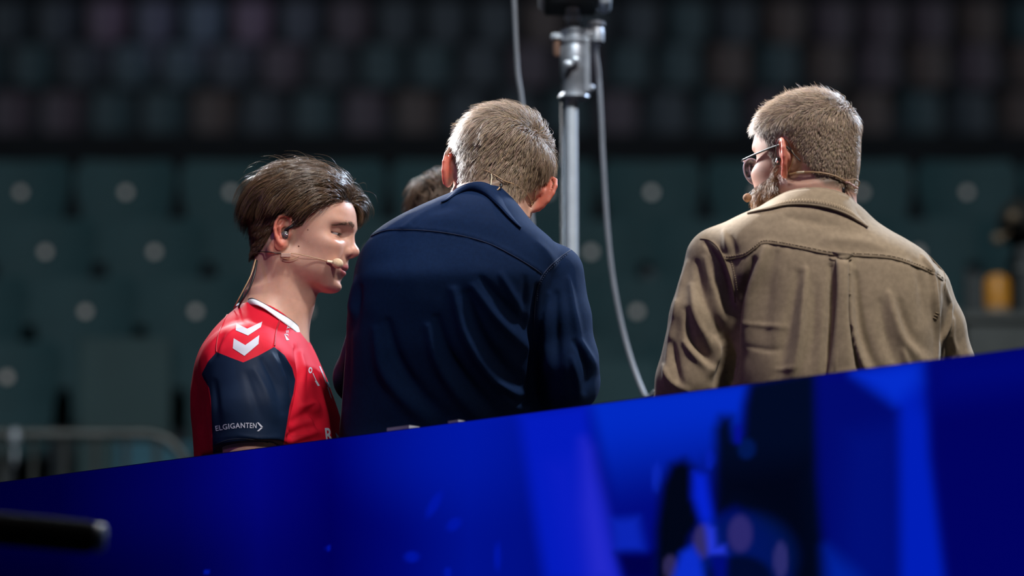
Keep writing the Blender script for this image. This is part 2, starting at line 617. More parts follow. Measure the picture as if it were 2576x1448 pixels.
def put(name, me, parent, loc):
    o = bpy.data.objects.new(name, me); COL.objects.link(o); o.parent = parent; o.location = loc
    return o
ROWNAME = ['rearmost', 'second rearmost', 'second front', 'front']
r_ = rng(5)
for ri, (v, D, sp, u0) in enumerate(LOWER):
    u = u0; n = 0
    while u > -130: u -= sp
    u -= 3 * sp; outl = 0; outr = 0
    while u < 2700 + 3 * sp:
        inside = u + sp * 0.46 > 0 and u - sp * 0.46 < 2576
        if True:
            p = W(u, v, D)
            root = bpy.data.objects.new('stadium_seat', me_back); COL.objects.link(root)
            root.location = (p[0], D, p[2] - 0.21)
            if inside: lab_ = 'dark green stadium seat, %s from the left, %s row of lower stand' % (ORD[n], ROWNAME[ri])
            elif u < 1000: lab_ = 'dark green stadium seat, %s beyond the left edge, %s row of lower stand' % (ORD[int((0 - u - sp * 0.46) / sp)], ROWNAME[ri])
            else: lab_ = 'dark green stadium seat, %s beyond the right edge, %s row of lower stand' % (ORD[int((u - sp * 0.46 - 2576) / sp)], ROWNAME[ri])
            tag(root, lab_, 'seat', 'green seats of the lower stand')
            put('seat_pan', me_pan, root, (0, -0.035, -0.14))
            put('bracket', me_br, root, (0, 0.03, -0.49))
            if not (ri == 3 and 250 < u < 400):
                put('number_plate', me_plate, root, (0, 0.036, 0.21))
            if inside: n += 1
        u += sp

mats_up = [pmat('seat_plastic_teal', (0.030, 0.062, 0.075), 0.6, noise=0.2), pmat('seat_plastic_mauve', (0.085, 0.055, 0.075), 0.6, noise=0.2),
           pmat('seat_plastic_slate', (0.035, 0.045, 0.060), 0.6, noise=0.2), pmat('seat_plastic_brown', (0.095, 0.060, 0.055), 0.6, noise=0.2)]
UPN = ['teal', 'mauve', 'slate blue', 'reddish brown']
me_ub = []; me_us = []
for m in mats_up:
    me = shell_mesh('backrest', 0.40, 0.36, 0.34, 0.03, 0.015, 4, 4); me.materials.append(m); me_ub.append(me)
    me = shell_mesh('seat_pan', 0.38, 0.36, 0.2, 0.03, 0.03, 4, 3); me.materials.append(m); me_us.append(me)
b = MB().box((-0.03, 0.0, 0.0), (0.03, 0.06, 0.5)); _o = b.build('bracket', steel_dark); me_ubr = _o.data; bpy.data.objects.remove(_o)
UROW = ['front', 'second', 'third', 'fourth']
for ri, (v, D, sp, u0) in enumerate(UPPER):
    u = u0 - 5 * sp; n = 0
    while u < 2650 + 4 * sp:
        p = W(u, v, D)
        q = PX(np.array([p[0], D, p[2] - 0.2]))
        inside = u + sp * 0.4 > 0 and u - sp * 0.4 < 2576
        if True:
            k = int(r_.choice(4, p=[0.34, 0.26, 0.22, 0.18])) if u < 1000 or u > 1550 else int(r_.choice(4, p=[0.4, 0.2, 0.35, 0.05]))
            root = bpy.data.objects.new('tier_seat', me_ub[k]); COL.objects.link(root)
            root.location = (p[0], D, p[2] - 0.15)
            if inside: lab_ = '%s seat in the dark upper tier, %s row, %s from the left' % (UPN[k], UROW[ri], ORD[n])
            else: lab_ = '%s seat of the upper tier, %s row, %s beyond the %s edge' % (UPN[k], UROW[ri], ORD[int(((0 - u) if u < 1000 else (u - 2576)) / sp - 0.4)], 'left' if u < 1000 else 'right')
            tag(root, lab_, 'seat', 'seats of the upper tier')
            put('seat_pan', me_us[k], root, (0, -0.05, -0.12))
            put('bracket', me_ubr, root, (0, 0.04, -0.47))
            if inside: n += 1
        u += sp

# ------------------------------------------------------------------ crowd barrier, equipment ledge
steel = pmat('galvanised_steel', (0.11, 0.105, 0.10), 0.45, metal=0.5, noise=0.2, nscale=12)
bar = empty('crowd_barrier', (W(200, 1090, 15.0)[0], 15.0, 2.10), 'grey steel crowd barrier with upright bars at the lower left', 'barrier')
zt = W(200, 1092, 15.0)[2]; xr = W(478, 1092, 15.0)[0]; xl = xr - 2.3
z0 = 2.10
r = 0.16
top = [(xl, 15, z0 + 0.12)] + [(xl, 15, zt - r)] + [(xl + r - r * math.cos(a), 15, zt - r + r * math.sin(a)) for a in np.linspace(0.2, math.pi / 2, 6)] + \
      [(xr - r + r * math.sin(a), 15, zt - r + r * math.cos(a)) for a in np.linspace(0, math.pi / 2, 7)] + [(xr, 15, z0 + 0.12)]
MB().tube(top, 0.021, 10).build('frame_tube', steel, bar, True)
MB().tube([(xl, 15, z0 + 0.14), (xr, 15, z0 + 0.14)], 0.016, 8).build('bottom_rail', steel, bar, True)
x = xr - 0.118
while x > xl + 0.06:
    MB().tube([(x, 15, z0 + 0.14), (x, 15, zt)], 0.011, 8).build('upright_bar', steel, bar, True)
    x -= 0.109
for x in (xl + 0.3, xr - 0.3):
    MB().tube([(x, 14.7, z0 + 0.02), (x, 15, z0 + 0.16), (x, 15.3, z0 + 0.02)], 0.018, 8).build('foot', steel, bar, True)
pale_metal = pmat('pale_metal', (0.55, 0.55, 0.6), 0.3, metal=0.3, noise=0.1)
p = W(38, 1100, 14.94)
MB().ball(p, (0.018, 0.018, 0.035)).tube([p - (0, 0, 0.04), p - (0, 0, 0.10)], 0.008, 8).build('hook', pale_metal, bar, True)['label'] = 'pale metal coupling hook'

bluep = pmat('blue_sheet', (0.018, 0.115, 0.17), 0.6, noise=0.15, nscale=8)
p0, p1 = W(288, 1112, 16.4), W(455, 1260, 16.4)
o = MB().box((p0[0], 16.4, 2.10), (p1[0] + 0.05, 16.46, p0[2]), 0.012).build('blue_board', bluep)
tag(o, 'teal blue board standing behind the crowd barrier', 'board')
greyp = pmat('lit_seat_grey_green', (0.030, 0.062, 0.066), 0.7, noise=0.1, nscale=4)
p0, p1 = W(196, 846, 17.6), W(430, 1060, 17.6)  # lighter sheet added in place of a front-row seat back catching light
o = MB().box((p0[0], 17.6, 2.10), (p1[0], 17.64, p0[2]), 0.015).build('lit_seat_sheet', greyp)
tag(o, 'grey-green sheet standing in for a lit front-row seat back on the left', 'board')
p0, p1 = W(1480, 905, 17.5), W(1660, 1060, 17.5)  # second added sheet, its lighter teal stands for a lit seat back
o = MB().box((p0[0], 17.5, 2.10), (p1[0], 17.54, p0[2]), 0.015).build('lit_seat_sheet', pmat('lit_seat_teal', (0.022, 0.066, 0.076), 0.7, noise=0.1, nscale=4))
tag(o, 'dull teal sheet standing in for a lit seat back, between navy shirt and tan shirt', 'board')

# control desk at the right edge
desk_grey = pmat('desk_laminate', (0.075, 0.07, 0.065), 0.6, noise=0.2, nscale=9)
black_plastic = pmat('black_plastic', (0.012, 0.012, 0.013), 0.5, noise=0.2, nscale=30)
zt = W(2500, 818, 14.6)[2]
desk = empty('control_desk', (W(2560, 818, 14.6)[0], 14.6, 2.10), 'dull grey control desk behind the right end of the blue wall', 'desk')
x0 = W(2395, 818, 14.6)[0]; x1 = x0 + 1.3
MB().box((x0, 14.3, zt - 0.035), (x1, 15.0, zt), 0.006).build('desk_top', desk_grey, desk)
MB().box((x0 + 0.02, 14.32, zt - 0.28), (x1 - 0.02, 14.36, zt - 0.036)).build('front_panel', desk_grey, desk)
for x in (x0 + 0.05, x1 - 0.1):
    for y in (14.4, 14.9):
        MB().box((x, y, 2.10), (x + 0.05, y + 0.05, zt - 0.036)).build('leg', desk_grey, desk)
orange_pl = pmat('orange_plastic', (0.72, 0.27, 0.025), 0.45, noise=0.12, nscale=25)
tan_pl = pmat('pale_orange_plastic', (0.42, 0.24, 0.13), 0.5, noise=0.1, nscale=25)
c = W(2511, 818, 14.55); h = W(2511, 690, 14.55)[2] - zt
can = empty('orange_canister', (c[0], 14.55, zt), 'orange round-shouldered canister on the control desk', 'canister')
R = 0.046
MB().lathe([(R * 0.9, 0), (R, 0.006), (R, h * 0.32)], (c[0], 14.55, zt), n=24).build('base', tan_pl, can, True, 40)
MB().lathe([(R, h * 0.32), (R * 1.02, h * 0.4), (R * 1.02, h * 0.8), (R * 0.85, h * 0.94), (R * 0.4, h), (0.001, h)], (c[0], 14.55, zt), n=24).build('shell', orange_pl, can, True, 40)
c = W(2575, 760, 14.8)
case = empty('equipment_case', (c[0], 14.75, zt), 'black equipment case at the right edge of the photo', 'case')
z2 = W(2560, 625, 14.75)[2]
MB().box((W(2552, 700, 14.75)[0], 14.68, zt), (W(2552, 700, 14.75)[0] + 0.5, 14.98, z2), 0.012).build('case_body', black_plastic, case)
MB().box((W(2552, 700, 14.75)[0] - 0.004, 14.672, z2 - 0.09), (W(2552, 700, 14.75)[0] + 0.504, 14.685, z2 - 0.075)).build('lid_strip', steel, case)
c = W(2432, 700, 14.9)
mon = empty('monitor', (c[0], 14.9, zt), 'small dark monitor back on the control desk beside the canister', 'monitor')
MB().box((W(2425, 700, 14.9)[0], 14.88, zt + 0.04), (W(2484, 700, 14.9)[0], 14.92, W(2440, 690, 14.9)[2]), 0.006).build('housing', black_plastic, mon)
MB().box((W(2445, 700, 14.9)[0], 14.86, zt), (W(2462, 700, 14.9)[0], 14.96, zt + 0.05), 0.004).build('foot', black_plastic, mon)
# a dark plush camera cover behind the desk
fl = empty('covered_camera', (W(2556, 600, 15.6)[0], 15.6, 2.10), 'camera under a dark cover on a pole at the right edge above the case', 'camera')
a = W(2562, 560, 15.6)
MB().ball(a, (0.075, 0.16, 0.085), 18, 12).build('cover', pmat('dark_cover', (0.03, 0.025, 0.02), 0.9, noise=0.5, nscale=18), fl, True)
MB().tube([(a[0], 15.6, 2.10), (a[0], 15.6, a[2] - 0.06)], 0.025, 10).build('pole', black_plastic, fl, True)
for k in range(3):
    an = 0.4 + k * 2.094
    MB().tube([(a[0], 15.6, 2.75), (a[0] + 0.35 * math.cos(an), 15.6 + 0.35 * math.sin(an), 2.11)], 0.012, 8).build('leg', black_plastic, fl, True)
for k, (uu, vv) in enumerate([(2548, 545), (2512, 600)]):
    c = W(uu, vv, 15.42)
    MB().ball(c, 0.022, 12, 8).tube([c, (a[0], 15.55, a[2] - 0.02)], 0.006, 6).build('lens_cap', pmat('bronze_cap', (0.30, 0.20, 0.13), 0.5, metal=0.2, noise=0.1), fl, True)

# ------------------------------------------------------------------ glowing blue wall in front of the platform, blurred shapes painted in its emission
ZT = 2.079
A = Wz(0, 1217, ZT); B = Wz(2576, 880, ZT)
dirv = (B - A)[:2]; Ld = np.linalg.norm(dirv); dirv = dirv / Ld
nrm = np.array([dirv[1], -dirv[0]])          # towards the camera
if nrm[1] > 0: nrm = -nrm
EXT = 0.9
wall = empty('blue_wall', (A[0], A[1], 0.0), 'long glowing blue wall with painted blurred dark shapes in front of the people', 'screen')
ns, nz_ = 560, 200
S = np.linspace(-EXT, Ld + EXT, ns); Zs = np.concatenate([np.linspace(0.05, 1.70, 12)[:-1], np.linspace(1.70, ZT, nz_)])
SS, ZZ = np.meshgrid(S, Zs, indexing='ij')
off = 0.012
P = np.stack([A[0] + dirv[0] * SS + nrm[0] * off, A[1] + dirv[1] * SS + nrm[1] * off, ZZ], -1).reshape(-1, 3)
uv = PX(P)
uv[:, 1] = np.minimum(uv[:, 1], 1452.0)     # the painted shapes run on downwards below the frame
U, Vv = uv[:, 0], uv[:, 1]

def sm(x): x = np.clip(x, 0, 1); return x * x * (3 - 2 * x)
def patch(img, poly, col, soft=14, fade=None, op=1.0):
    d = poly_sdf(uv, poly)
    a = sm(0.5 - d / (3.4 * soft)) * op
    if fade is not None: a = a * fade
    return img * (1 - a[:, None]) + np.asarray(lin(col))[None] * a[:, None]
def blob(img, c, rx, ry, col, op=1.0, soft=0.35, rot=0):
    x, y = U - c[0], Vv - c[1]
    cr, sr = math.cos(rot), math.sin(rot)
    x, y = cr * x + sr * y, -sr * x + cr * y
    d = np.hypot(x / rx, y / ry)
    a = sm((1 + soft - d) / (2 * soft)) * op
    return img * (1 - a[:, None]) + np.asarray(lin(col))[None] * a[:, None]
def ramp(xs_, cols, x): 
    L = np.array([lin(c) for c in cols])
    return np.stack([np.interp(x, xs_, L[:, k]) for k in range(3)], 1)

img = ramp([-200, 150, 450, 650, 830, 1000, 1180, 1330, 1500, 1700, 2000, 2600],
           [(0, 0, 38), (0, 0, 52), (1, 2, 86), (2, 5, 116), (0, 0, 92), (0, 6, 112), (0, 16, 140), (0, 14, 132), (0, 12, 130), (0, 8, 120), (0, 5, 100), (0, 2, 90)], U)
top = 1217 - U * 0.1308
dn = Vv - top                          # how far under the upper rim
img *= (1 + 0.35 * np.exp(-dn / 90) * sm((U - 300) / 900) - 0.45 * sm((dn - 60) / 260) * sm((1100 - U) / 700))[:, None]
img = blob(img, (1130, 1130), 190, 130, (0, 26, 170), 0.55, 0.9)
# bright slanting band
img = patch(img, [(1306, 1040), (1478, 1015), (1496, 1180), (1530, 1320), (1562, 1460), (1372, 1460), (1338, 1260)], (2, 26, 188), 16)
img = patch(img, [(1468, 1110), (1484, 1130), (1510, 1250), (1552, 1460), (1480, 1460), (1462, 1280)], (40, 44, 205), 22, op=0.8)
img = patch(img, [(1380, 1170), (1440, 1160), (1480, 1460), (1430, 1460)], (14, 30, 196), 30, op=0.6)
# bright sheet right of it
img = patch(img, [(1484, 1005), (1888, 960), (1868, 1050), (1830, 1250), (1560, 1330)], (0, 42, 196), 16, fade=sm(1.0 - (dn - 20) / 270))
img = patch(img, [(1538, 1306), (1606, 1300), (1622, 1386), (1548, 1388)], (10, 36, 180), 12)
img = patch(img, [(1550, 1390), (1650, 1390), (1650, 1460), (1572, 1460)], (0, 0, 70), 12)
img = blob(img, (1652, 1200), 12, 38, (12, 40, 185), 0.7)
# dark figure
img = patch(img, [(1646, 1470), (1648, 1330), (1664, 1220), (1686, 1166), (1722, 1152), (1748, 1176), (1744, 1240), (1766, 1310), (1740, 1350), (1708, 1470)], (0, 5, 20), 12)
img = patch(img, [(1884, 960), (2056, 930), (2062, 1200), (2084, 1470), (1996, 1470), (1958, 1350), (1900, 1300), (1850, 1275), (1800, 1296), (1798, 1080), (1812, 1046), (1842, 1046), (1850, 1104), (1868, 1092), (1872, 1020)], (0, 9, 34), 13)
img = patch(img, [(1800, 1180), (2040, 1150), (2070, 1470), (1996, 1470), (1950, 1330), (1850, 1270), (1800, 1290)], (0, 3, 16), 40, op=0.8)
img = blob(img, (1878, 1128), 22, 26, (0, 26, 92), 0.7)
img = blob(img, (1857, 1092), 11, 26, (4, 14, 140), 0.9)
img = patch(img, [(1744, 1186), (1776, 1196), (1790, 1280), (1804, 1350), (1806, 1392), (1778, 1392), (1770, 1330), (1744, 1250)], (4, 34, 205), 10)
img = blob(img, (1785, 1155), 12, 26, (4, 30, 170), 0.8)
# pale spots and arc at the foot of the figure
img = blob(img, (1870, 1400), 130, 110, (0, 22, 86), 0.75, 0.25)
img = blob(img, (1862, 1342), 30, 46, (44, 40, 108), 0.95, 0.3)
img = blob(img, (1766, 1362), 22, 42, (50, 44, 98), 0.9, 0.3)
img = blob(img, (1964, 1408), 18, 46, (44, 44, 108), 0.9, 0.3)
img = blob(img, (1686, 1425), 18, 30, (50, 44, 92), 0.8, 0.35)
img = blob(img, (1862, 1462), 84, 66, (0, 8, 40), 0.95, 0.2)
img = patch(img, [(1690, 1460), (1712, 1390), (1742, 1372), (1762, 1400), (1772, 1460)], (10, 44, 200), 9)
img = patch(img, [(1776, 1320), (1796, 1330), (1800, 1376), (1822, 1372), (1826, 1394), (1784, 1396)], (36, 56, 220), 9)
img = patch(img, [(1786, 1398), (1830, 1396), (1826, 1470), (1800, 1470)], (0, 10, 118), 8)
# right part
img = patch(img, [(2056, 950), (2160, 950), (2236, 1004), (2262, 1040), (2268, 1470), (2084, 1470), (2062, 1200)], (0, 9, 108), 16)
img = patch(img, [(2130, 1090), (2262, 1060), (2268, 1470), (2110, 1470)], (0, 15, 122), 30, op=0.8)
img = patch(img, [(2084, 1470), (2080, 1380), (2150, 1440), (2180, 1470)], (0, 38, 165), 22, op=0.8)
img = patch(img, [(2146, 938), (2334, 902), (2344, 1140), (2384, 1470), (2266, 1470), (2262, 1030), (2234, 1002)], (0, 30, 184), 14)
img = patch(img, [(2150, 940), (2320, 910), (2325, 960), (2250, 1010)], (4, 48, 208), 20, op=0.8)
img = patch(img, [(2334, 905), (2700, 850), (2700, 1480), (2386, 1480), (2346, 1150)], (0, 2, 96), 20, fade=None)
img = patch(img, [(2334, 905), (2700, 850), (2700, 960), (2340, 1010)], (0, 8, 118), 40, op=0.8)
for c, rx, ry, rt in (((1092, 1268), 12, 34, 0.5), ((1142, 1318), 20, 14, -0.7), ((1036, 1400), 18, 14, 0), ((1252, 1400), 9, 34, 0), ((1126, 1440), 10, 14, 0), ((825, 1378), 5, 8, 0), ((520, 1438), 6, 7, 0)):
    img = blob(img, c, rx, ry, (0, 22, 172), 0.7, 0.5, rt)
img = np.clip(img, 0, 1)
n2 = len(Zs)
ii, jj = np.meshgrid(np.arange(ns - 1), np.arange(n2 - 1), indexing='ij')
q = (ii * n2 + jj).ravel()
F = np.stack([q, q + n2, q + n2 + 1, q + 1], 1)
me = mesh_np('wall_face', P, F)
attr(me, 'face_colour', img)
m = bpy.data.materials.new('wall_emission'); m.use_nodes = True
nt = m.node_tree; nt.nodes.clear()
a_ = nt.nodes.new('ShaderNodeAttribute'); a_.attribute_name = 'face_colour'
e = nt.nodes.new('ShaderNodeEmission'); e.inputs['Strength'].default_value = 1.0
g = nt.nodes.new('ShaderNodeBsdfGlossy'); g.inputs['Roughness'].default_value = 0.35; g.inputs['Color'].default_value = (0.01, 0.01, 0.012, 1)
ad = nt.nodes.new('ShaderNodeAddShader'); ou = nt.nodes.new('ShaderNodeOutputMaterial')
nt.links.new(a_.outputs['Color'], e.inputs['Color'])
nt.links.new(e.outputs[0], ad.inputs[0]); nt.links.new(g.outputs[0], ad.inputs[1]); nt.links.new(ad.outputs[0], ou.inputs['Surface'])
face = obj('wall_face', me, m, wall)
rim_blue = pmat('wall_rim', (0.002, 0.004, 0.10), 0.35, noise=0.1)
def boardpt(s, o, z): return (A[0] + dirv[0] * s + nrm[0] * o, A[1] + dirv[1] * s + nrm[1] * o, z)
def slab(s0, s1, o0, o1, z0, z1):
    vs_ = [boardpt(s, o, z) for s in (s0, s1) for o in (o0, o1) for z in (z0, z1)]
    return MB().add(vs_, [(0, 1, 3, 2), (4, 6, 7, 5), (0, 4, 5, 1), (2, 3, 7, 6), (0, 2, 6, 4), (1, 5, 7, 3)])
slab(-EXT, Ld + EXT, -0.028, 0.011, 0.0, ZT - 0.002).build('cabinet', black_plastic, wall)
slab(-EXT, Ld + EXT, -0.030, 0.0118, ZT - 0.002, ZT + 0.0015).build('top_rim', rim_blue, wall)
# pale tape tabs folded over the rim
tape = pmat('pale_tape', (0.60, 0.62, 0.66), 0.5, noise=0.1)
for (u0_, u1_, hh, lab) in ((984, 1040, 0.007, 'long pale tape tab on the blue wall rim under the navy shirt'),
                            (1138, 1164, 0.005, 'short pale tape tab on the blue wall rim under the navy shirt')):
    pa = Wz(u0_, 1217 - u0_ * 0.1308, ZT); pb = Wz(u1_, 1217 - u1_ * 0.1308, ZT)
    s0 = (pa[:2] - A[:2]) @ dirv; s1 = (pb[:2] - A[:2]) @ dirv
    o = slab(s0, s1, -0.018, 0.010, ZT + 0.0015, ZT + hh).build('tape_tab', tape)
    tag(o, lab, 'tape', 'tape tabs on the blue wall rim')

# ------------------------------------------------------------------ lamp stand behind the people
chrome = pmat('satin_aluminium', (0.62, 0.68, 0.78), 0.40, metal=0.5, noise=0.06, nscale=40)
grey_cast = pmat('grey_casting', (0.27, 0.29, 0.34), 0.42, metal=0.5, noise=0.15, nscale=60)
DS = 8.8
def WS(u, v, d=0.0): return W(u, v, DS + d)
foot_z = 0.87
base = W(1437, 600, DS)
stand = empty('lamp_stand', (base[0], DS, foot_z), 'tall silver lamp stand with clamp collar behind the navy shirt', 'stand')
xs_ = WS(1437, 300)[0]
pole_top = WS(1437, 246)[2]
MB().tube([(xs_, DS, foot_z + 0.25), (xs_, DS, pole_top)], 0.0138, 24).build('lower_tube', chrome, stand, True, 60)
MB().tube([(xs_ - 0.019, DS + 0.004, foot_z + 0.25), (xs_ - 0.019, DS + 0.004, pole_top)], 0.0035, 8).build('left_strip', black_plastic, stand, True)  # thin black tube along the left edge of the pole
s_px = 1.0 / (FPX / (DS / CP))
def zz(v): return WS(1440, v)[2]
xc = WS(1444, 160)[0]
prof = [(0.030, zz(250)), (0.034, zz(247)), (0.031, zz(240)), (0.027, zz(236)), (0.027, zz(200)), (0.029, zz(196)), (0.029, zz(120)),
        (0.027, zz(116)), (0.031, zz(112)), (0.031, zz(104)), (0.027, zz(100)), (0.026, zz(88)), (0.030, zz(84)), (0.030, zz(76)), (0.021, zz(70)), (0.018, zz(66))]
MB().lathe([(r_a, h) for r_a, h in prof], (xc, DS, 0), n=28).build('clamp_collar', grey_cast, stand, True, 35)
MB().box((xc + 0.020, DS - 0.02, zz(236)), (xc + 0.034, DS + 0.02, zz(100)), 0.003).build('collar_rib', grey_cast, stand)
MB().lathe([(0.015, zz(72)), (0.015, zz(50)), (0.019, zz(48)), (0.019, zz(40)), (0.0155, zz(36)), (0.0155, zz(21))], (WS(1441, 50)[0], DS, 0), n=20).build('spigot', chrome, stand, True, 35)
k0 = WS(1470, 100); k1 = WS(1500, 88); k2 = WS(1502, 64)
MB().tube([k0, WS(1480, 92), k1], [0.016, 0.017, 0.016], 12).build('knob_arm', grey_cast, stand, True, 40)
MB().lathe([(0.013, 0), (0.017, 0.004), (0.017, 0.030), (0.013, 0.036), (0.019, 0.040), (0.019, 0.047), (0.010, 0.050)], k1 - (0, 0, 0.02), n=16).build('clamp_knob', grey_cast, stand, True, 35)
wood = pmat('brown_grip', (0.16, 0.085, 0.06), 0.6, noise=0.2)
MB().lathe([(0.006, zz(147)), (0.008, zz(140)), (0.008, zz(106))], (WS(1400, 120)[0], DS - 0.02, 0), n=12).build('side_grip', wood, stand, True, 35)
MB().lathe([(0.010, zz(106)), (0.013, zz(104)), (0.013, zz(94)), (0.008, zz(90))], (WS(1400, 120)[0], DS - 0.02, 0), n=12).tube([(WS(1400, 120)[0], DS - 0.02, zz(99)), (xc - 0.02, DS, zz(99))], 0.006, 8).build('grip_cap', chrome, stand, True, 35)
wb_ = np.array([WS(1437, 168)[0], DS - 0.036, zz(168)])
MB().tube([wb_ + (0, 0.012, 0), wb_], 0.008, 12).ball(wb_ + (-0.006, -0.004, -0.003), (0.010, 0.006, 0.008)).ball(wb_ + (0.008, -0.004, 0.006), (0.010, 0.006, 0.008)).build('wing_bolt', chrome, stand, True)
MB().tube([(xc + 0.03, DS, zz(222)), (WS(1484, 222)[0], DS, zz(222))], 0.0055, 8).ball((WS(1486, 222)[0], DS, zz(222)), 0.009).build('lock_pin', grey_cast, stand, True)
for k in range(3):
    an = 0.5 + k * 2.094
    MB().tube([(xs_, DS, foot_z + 0.75), (xs_ + 0.45 * math.cos(an), DS + 0.45 * math.sin(an), foot_z + 0.012)], 0.012, 8).build('leg', chrome, stand, True)
MB().lathe([(0.024, foot_z + 0.66), (0.024, foot_z + 0.80)], (xs_, DS, 0), n=16).build('leg_collar', grey_cast, stand, True, 35)
# the lamp head on top of the stand, mostly out of frame
head = empty('studio_lamp', (WS(1441, 18)[0], DS, zz(20)), 'underside of a dark lamp head at the top of the photo', 'lamp')
xa, xb = WS(1355, 10)[0], WS(1508, 10)[0]
MB().box((xa, DS - 0.09, zz(8)), (xb, DS + 0.09, zz(8) + 0.14), 0.012).build('housing', pmat('pale_housing', (0.50, 0.52, 0.56), 0.4, noise=0.1), head)
MB().box((xa + 0.012, DS - 0.075, zz(20)), (xb - 0.006, DS + 0.075, zz(8)), 0.005).build('underside', black_plastic, head)
MB().box((xb - 0.004, DS - 0.05, zz(24)), (WS(1538, 10)[0], DS + 0.05, zz(24) + 0.10), 0.012).build('side_bracket', chrome, head)
cable_grey = pmat('grey_cable', (0.15, 0.16, 0.19), 0.5, noise=0.1)
pts = spline([WS(1500, 96, 0.03), WS(1499, 130, 0.05), WS(1506, 190, 0.05), WS(1512, 290, 0.05), WS(1518, 420, 0.05), WS(1530, 600, 0.05), WS(1548, 740, 0.05), WS(1580, 880, 0.04), WS(1622, 995, 0.0), WS(1700, 1150, -0.1), np.array([0.42, 8.5, 0.95])], 70)
pts[-1][2] = 0.882
tag(MB().tube(pts, 0.0054, 10).build('cable', cable_grey, None, True), 'grey cable sagging from the clamp knob down to the tan shirt side', 'cable', 'lamp cables')
pts = spline([WS(1291, -30, 0.0), WS(1295, 30, 0.0), WS(1299, 120, 0.0), WS(1303, 190, 0.0), WS(1312, 250, 0.0), WS(1328, 400, 0.0), WS(1338, 555, 0.0), WS(1350, 700, 0.0), WS(1360, 1100, 0.0), np.array([0.07, 8.8, 0.9])], 60)
pts[-1][2] = 0.882
tag(MB().tube(pts, 0.0052, 10).build('cable', cable_grey, None, True), 'straight grey cable running down behind the navy man\'s hair', 'cable', 'lamp cables')

# ------------------------------------------------------------------ black padded pan handle in the near left corner
DH = 5.4
foam = pmat('black_foam', (0.006, 0.0055, 0.005), 0.95, spec=0.1, noise=0.3, nscale=80, bump=0.3)
h0, h1 = W(-330, 1300, DH), W(240, 1352, DH)
hx = W(-420, 1292, DH)
tri = empty('camera_tripod', (hx[0], DH, 0.0), 'tripod pan handle with black foam grip reaching in at the lower left', 'tripod')
dv = (h1 - h0) / np.linalg.norm(h1 - h0)
Lh = np.linalg.norm(h1 - h0)
MB().lathe([(0.012, 0), (0.020, 0.01), (0.021, 0.03), (0.021, Lh - 0.012), (0.019, Lh - 0.003), (0.012, Lh)], h0, dv, 20).build('foam_grip', foam, tri, True, 50)
MB().lathe([(0.010, Lh - 0.001), (0.0185, Lh + 0.001), (0.0185, Lh + 0.010), (0.012, Lh + 0.014), (0.001, Lh + 0.015)], h0, dv, 20).build('end_cap', pmat('grey_cap', (0.035, 0.045, 0.065), 0.5, noise=0.1), tri, True, 50)
MB().tube([hx, h0 + dv * 0.02], 0.009, 10).build('handle_rod', grey_cast, tri, True)
MB().lathe([(0.05, hx[2] - 0.12), (0.06, hx[2] - 0.10), (0.06, hx[2] + 0.02), (0.045, hx[2] + 0.05)], (hx[0], DH, 0), n=20).build('fluid_head', black_plastic, tri, True, 40)
for k in range(3):
    an = 2.4 + k * 2.094
    MB().tube([(hx[0], DH, hx[2] - 0.1), (hx[0] + 0.45 * math.cos(an), DH + 0.45 * math.sin(an), 0.015)], [0.02, 0.015], 10).build('leg', grey_cast, tri, True)

# ------------------------------------------------------------------ people: shared builders
def rotm(f, roll=0.0):
    """columns forward, left, up of a head looking along f"""
    f = np.asarray(f, float); f /= np.linalg.norm(f)
    l = np.cross([0, 0, 1], f); l /= np.linalg.norm(l)
    u = np.cross(f, l)
    c, s = math.cos(roll), math.sin(roll)
    l2 = c * l + s * u; u2 = -s * l + c * u
    return np.stack([f, l2, u2], 1)

def look(yaw_deg, pitch_deg):
    """yaw 0 = away from the camera, + = to the left of the photo; pitch + = up"""
    y, p = math.radians(yaw_deg), math.radians(pitch_deg)
    return np.array([-math.sin(y) * math.cos(p), math.cos(y) * math.cos(p), math.sin(p)])

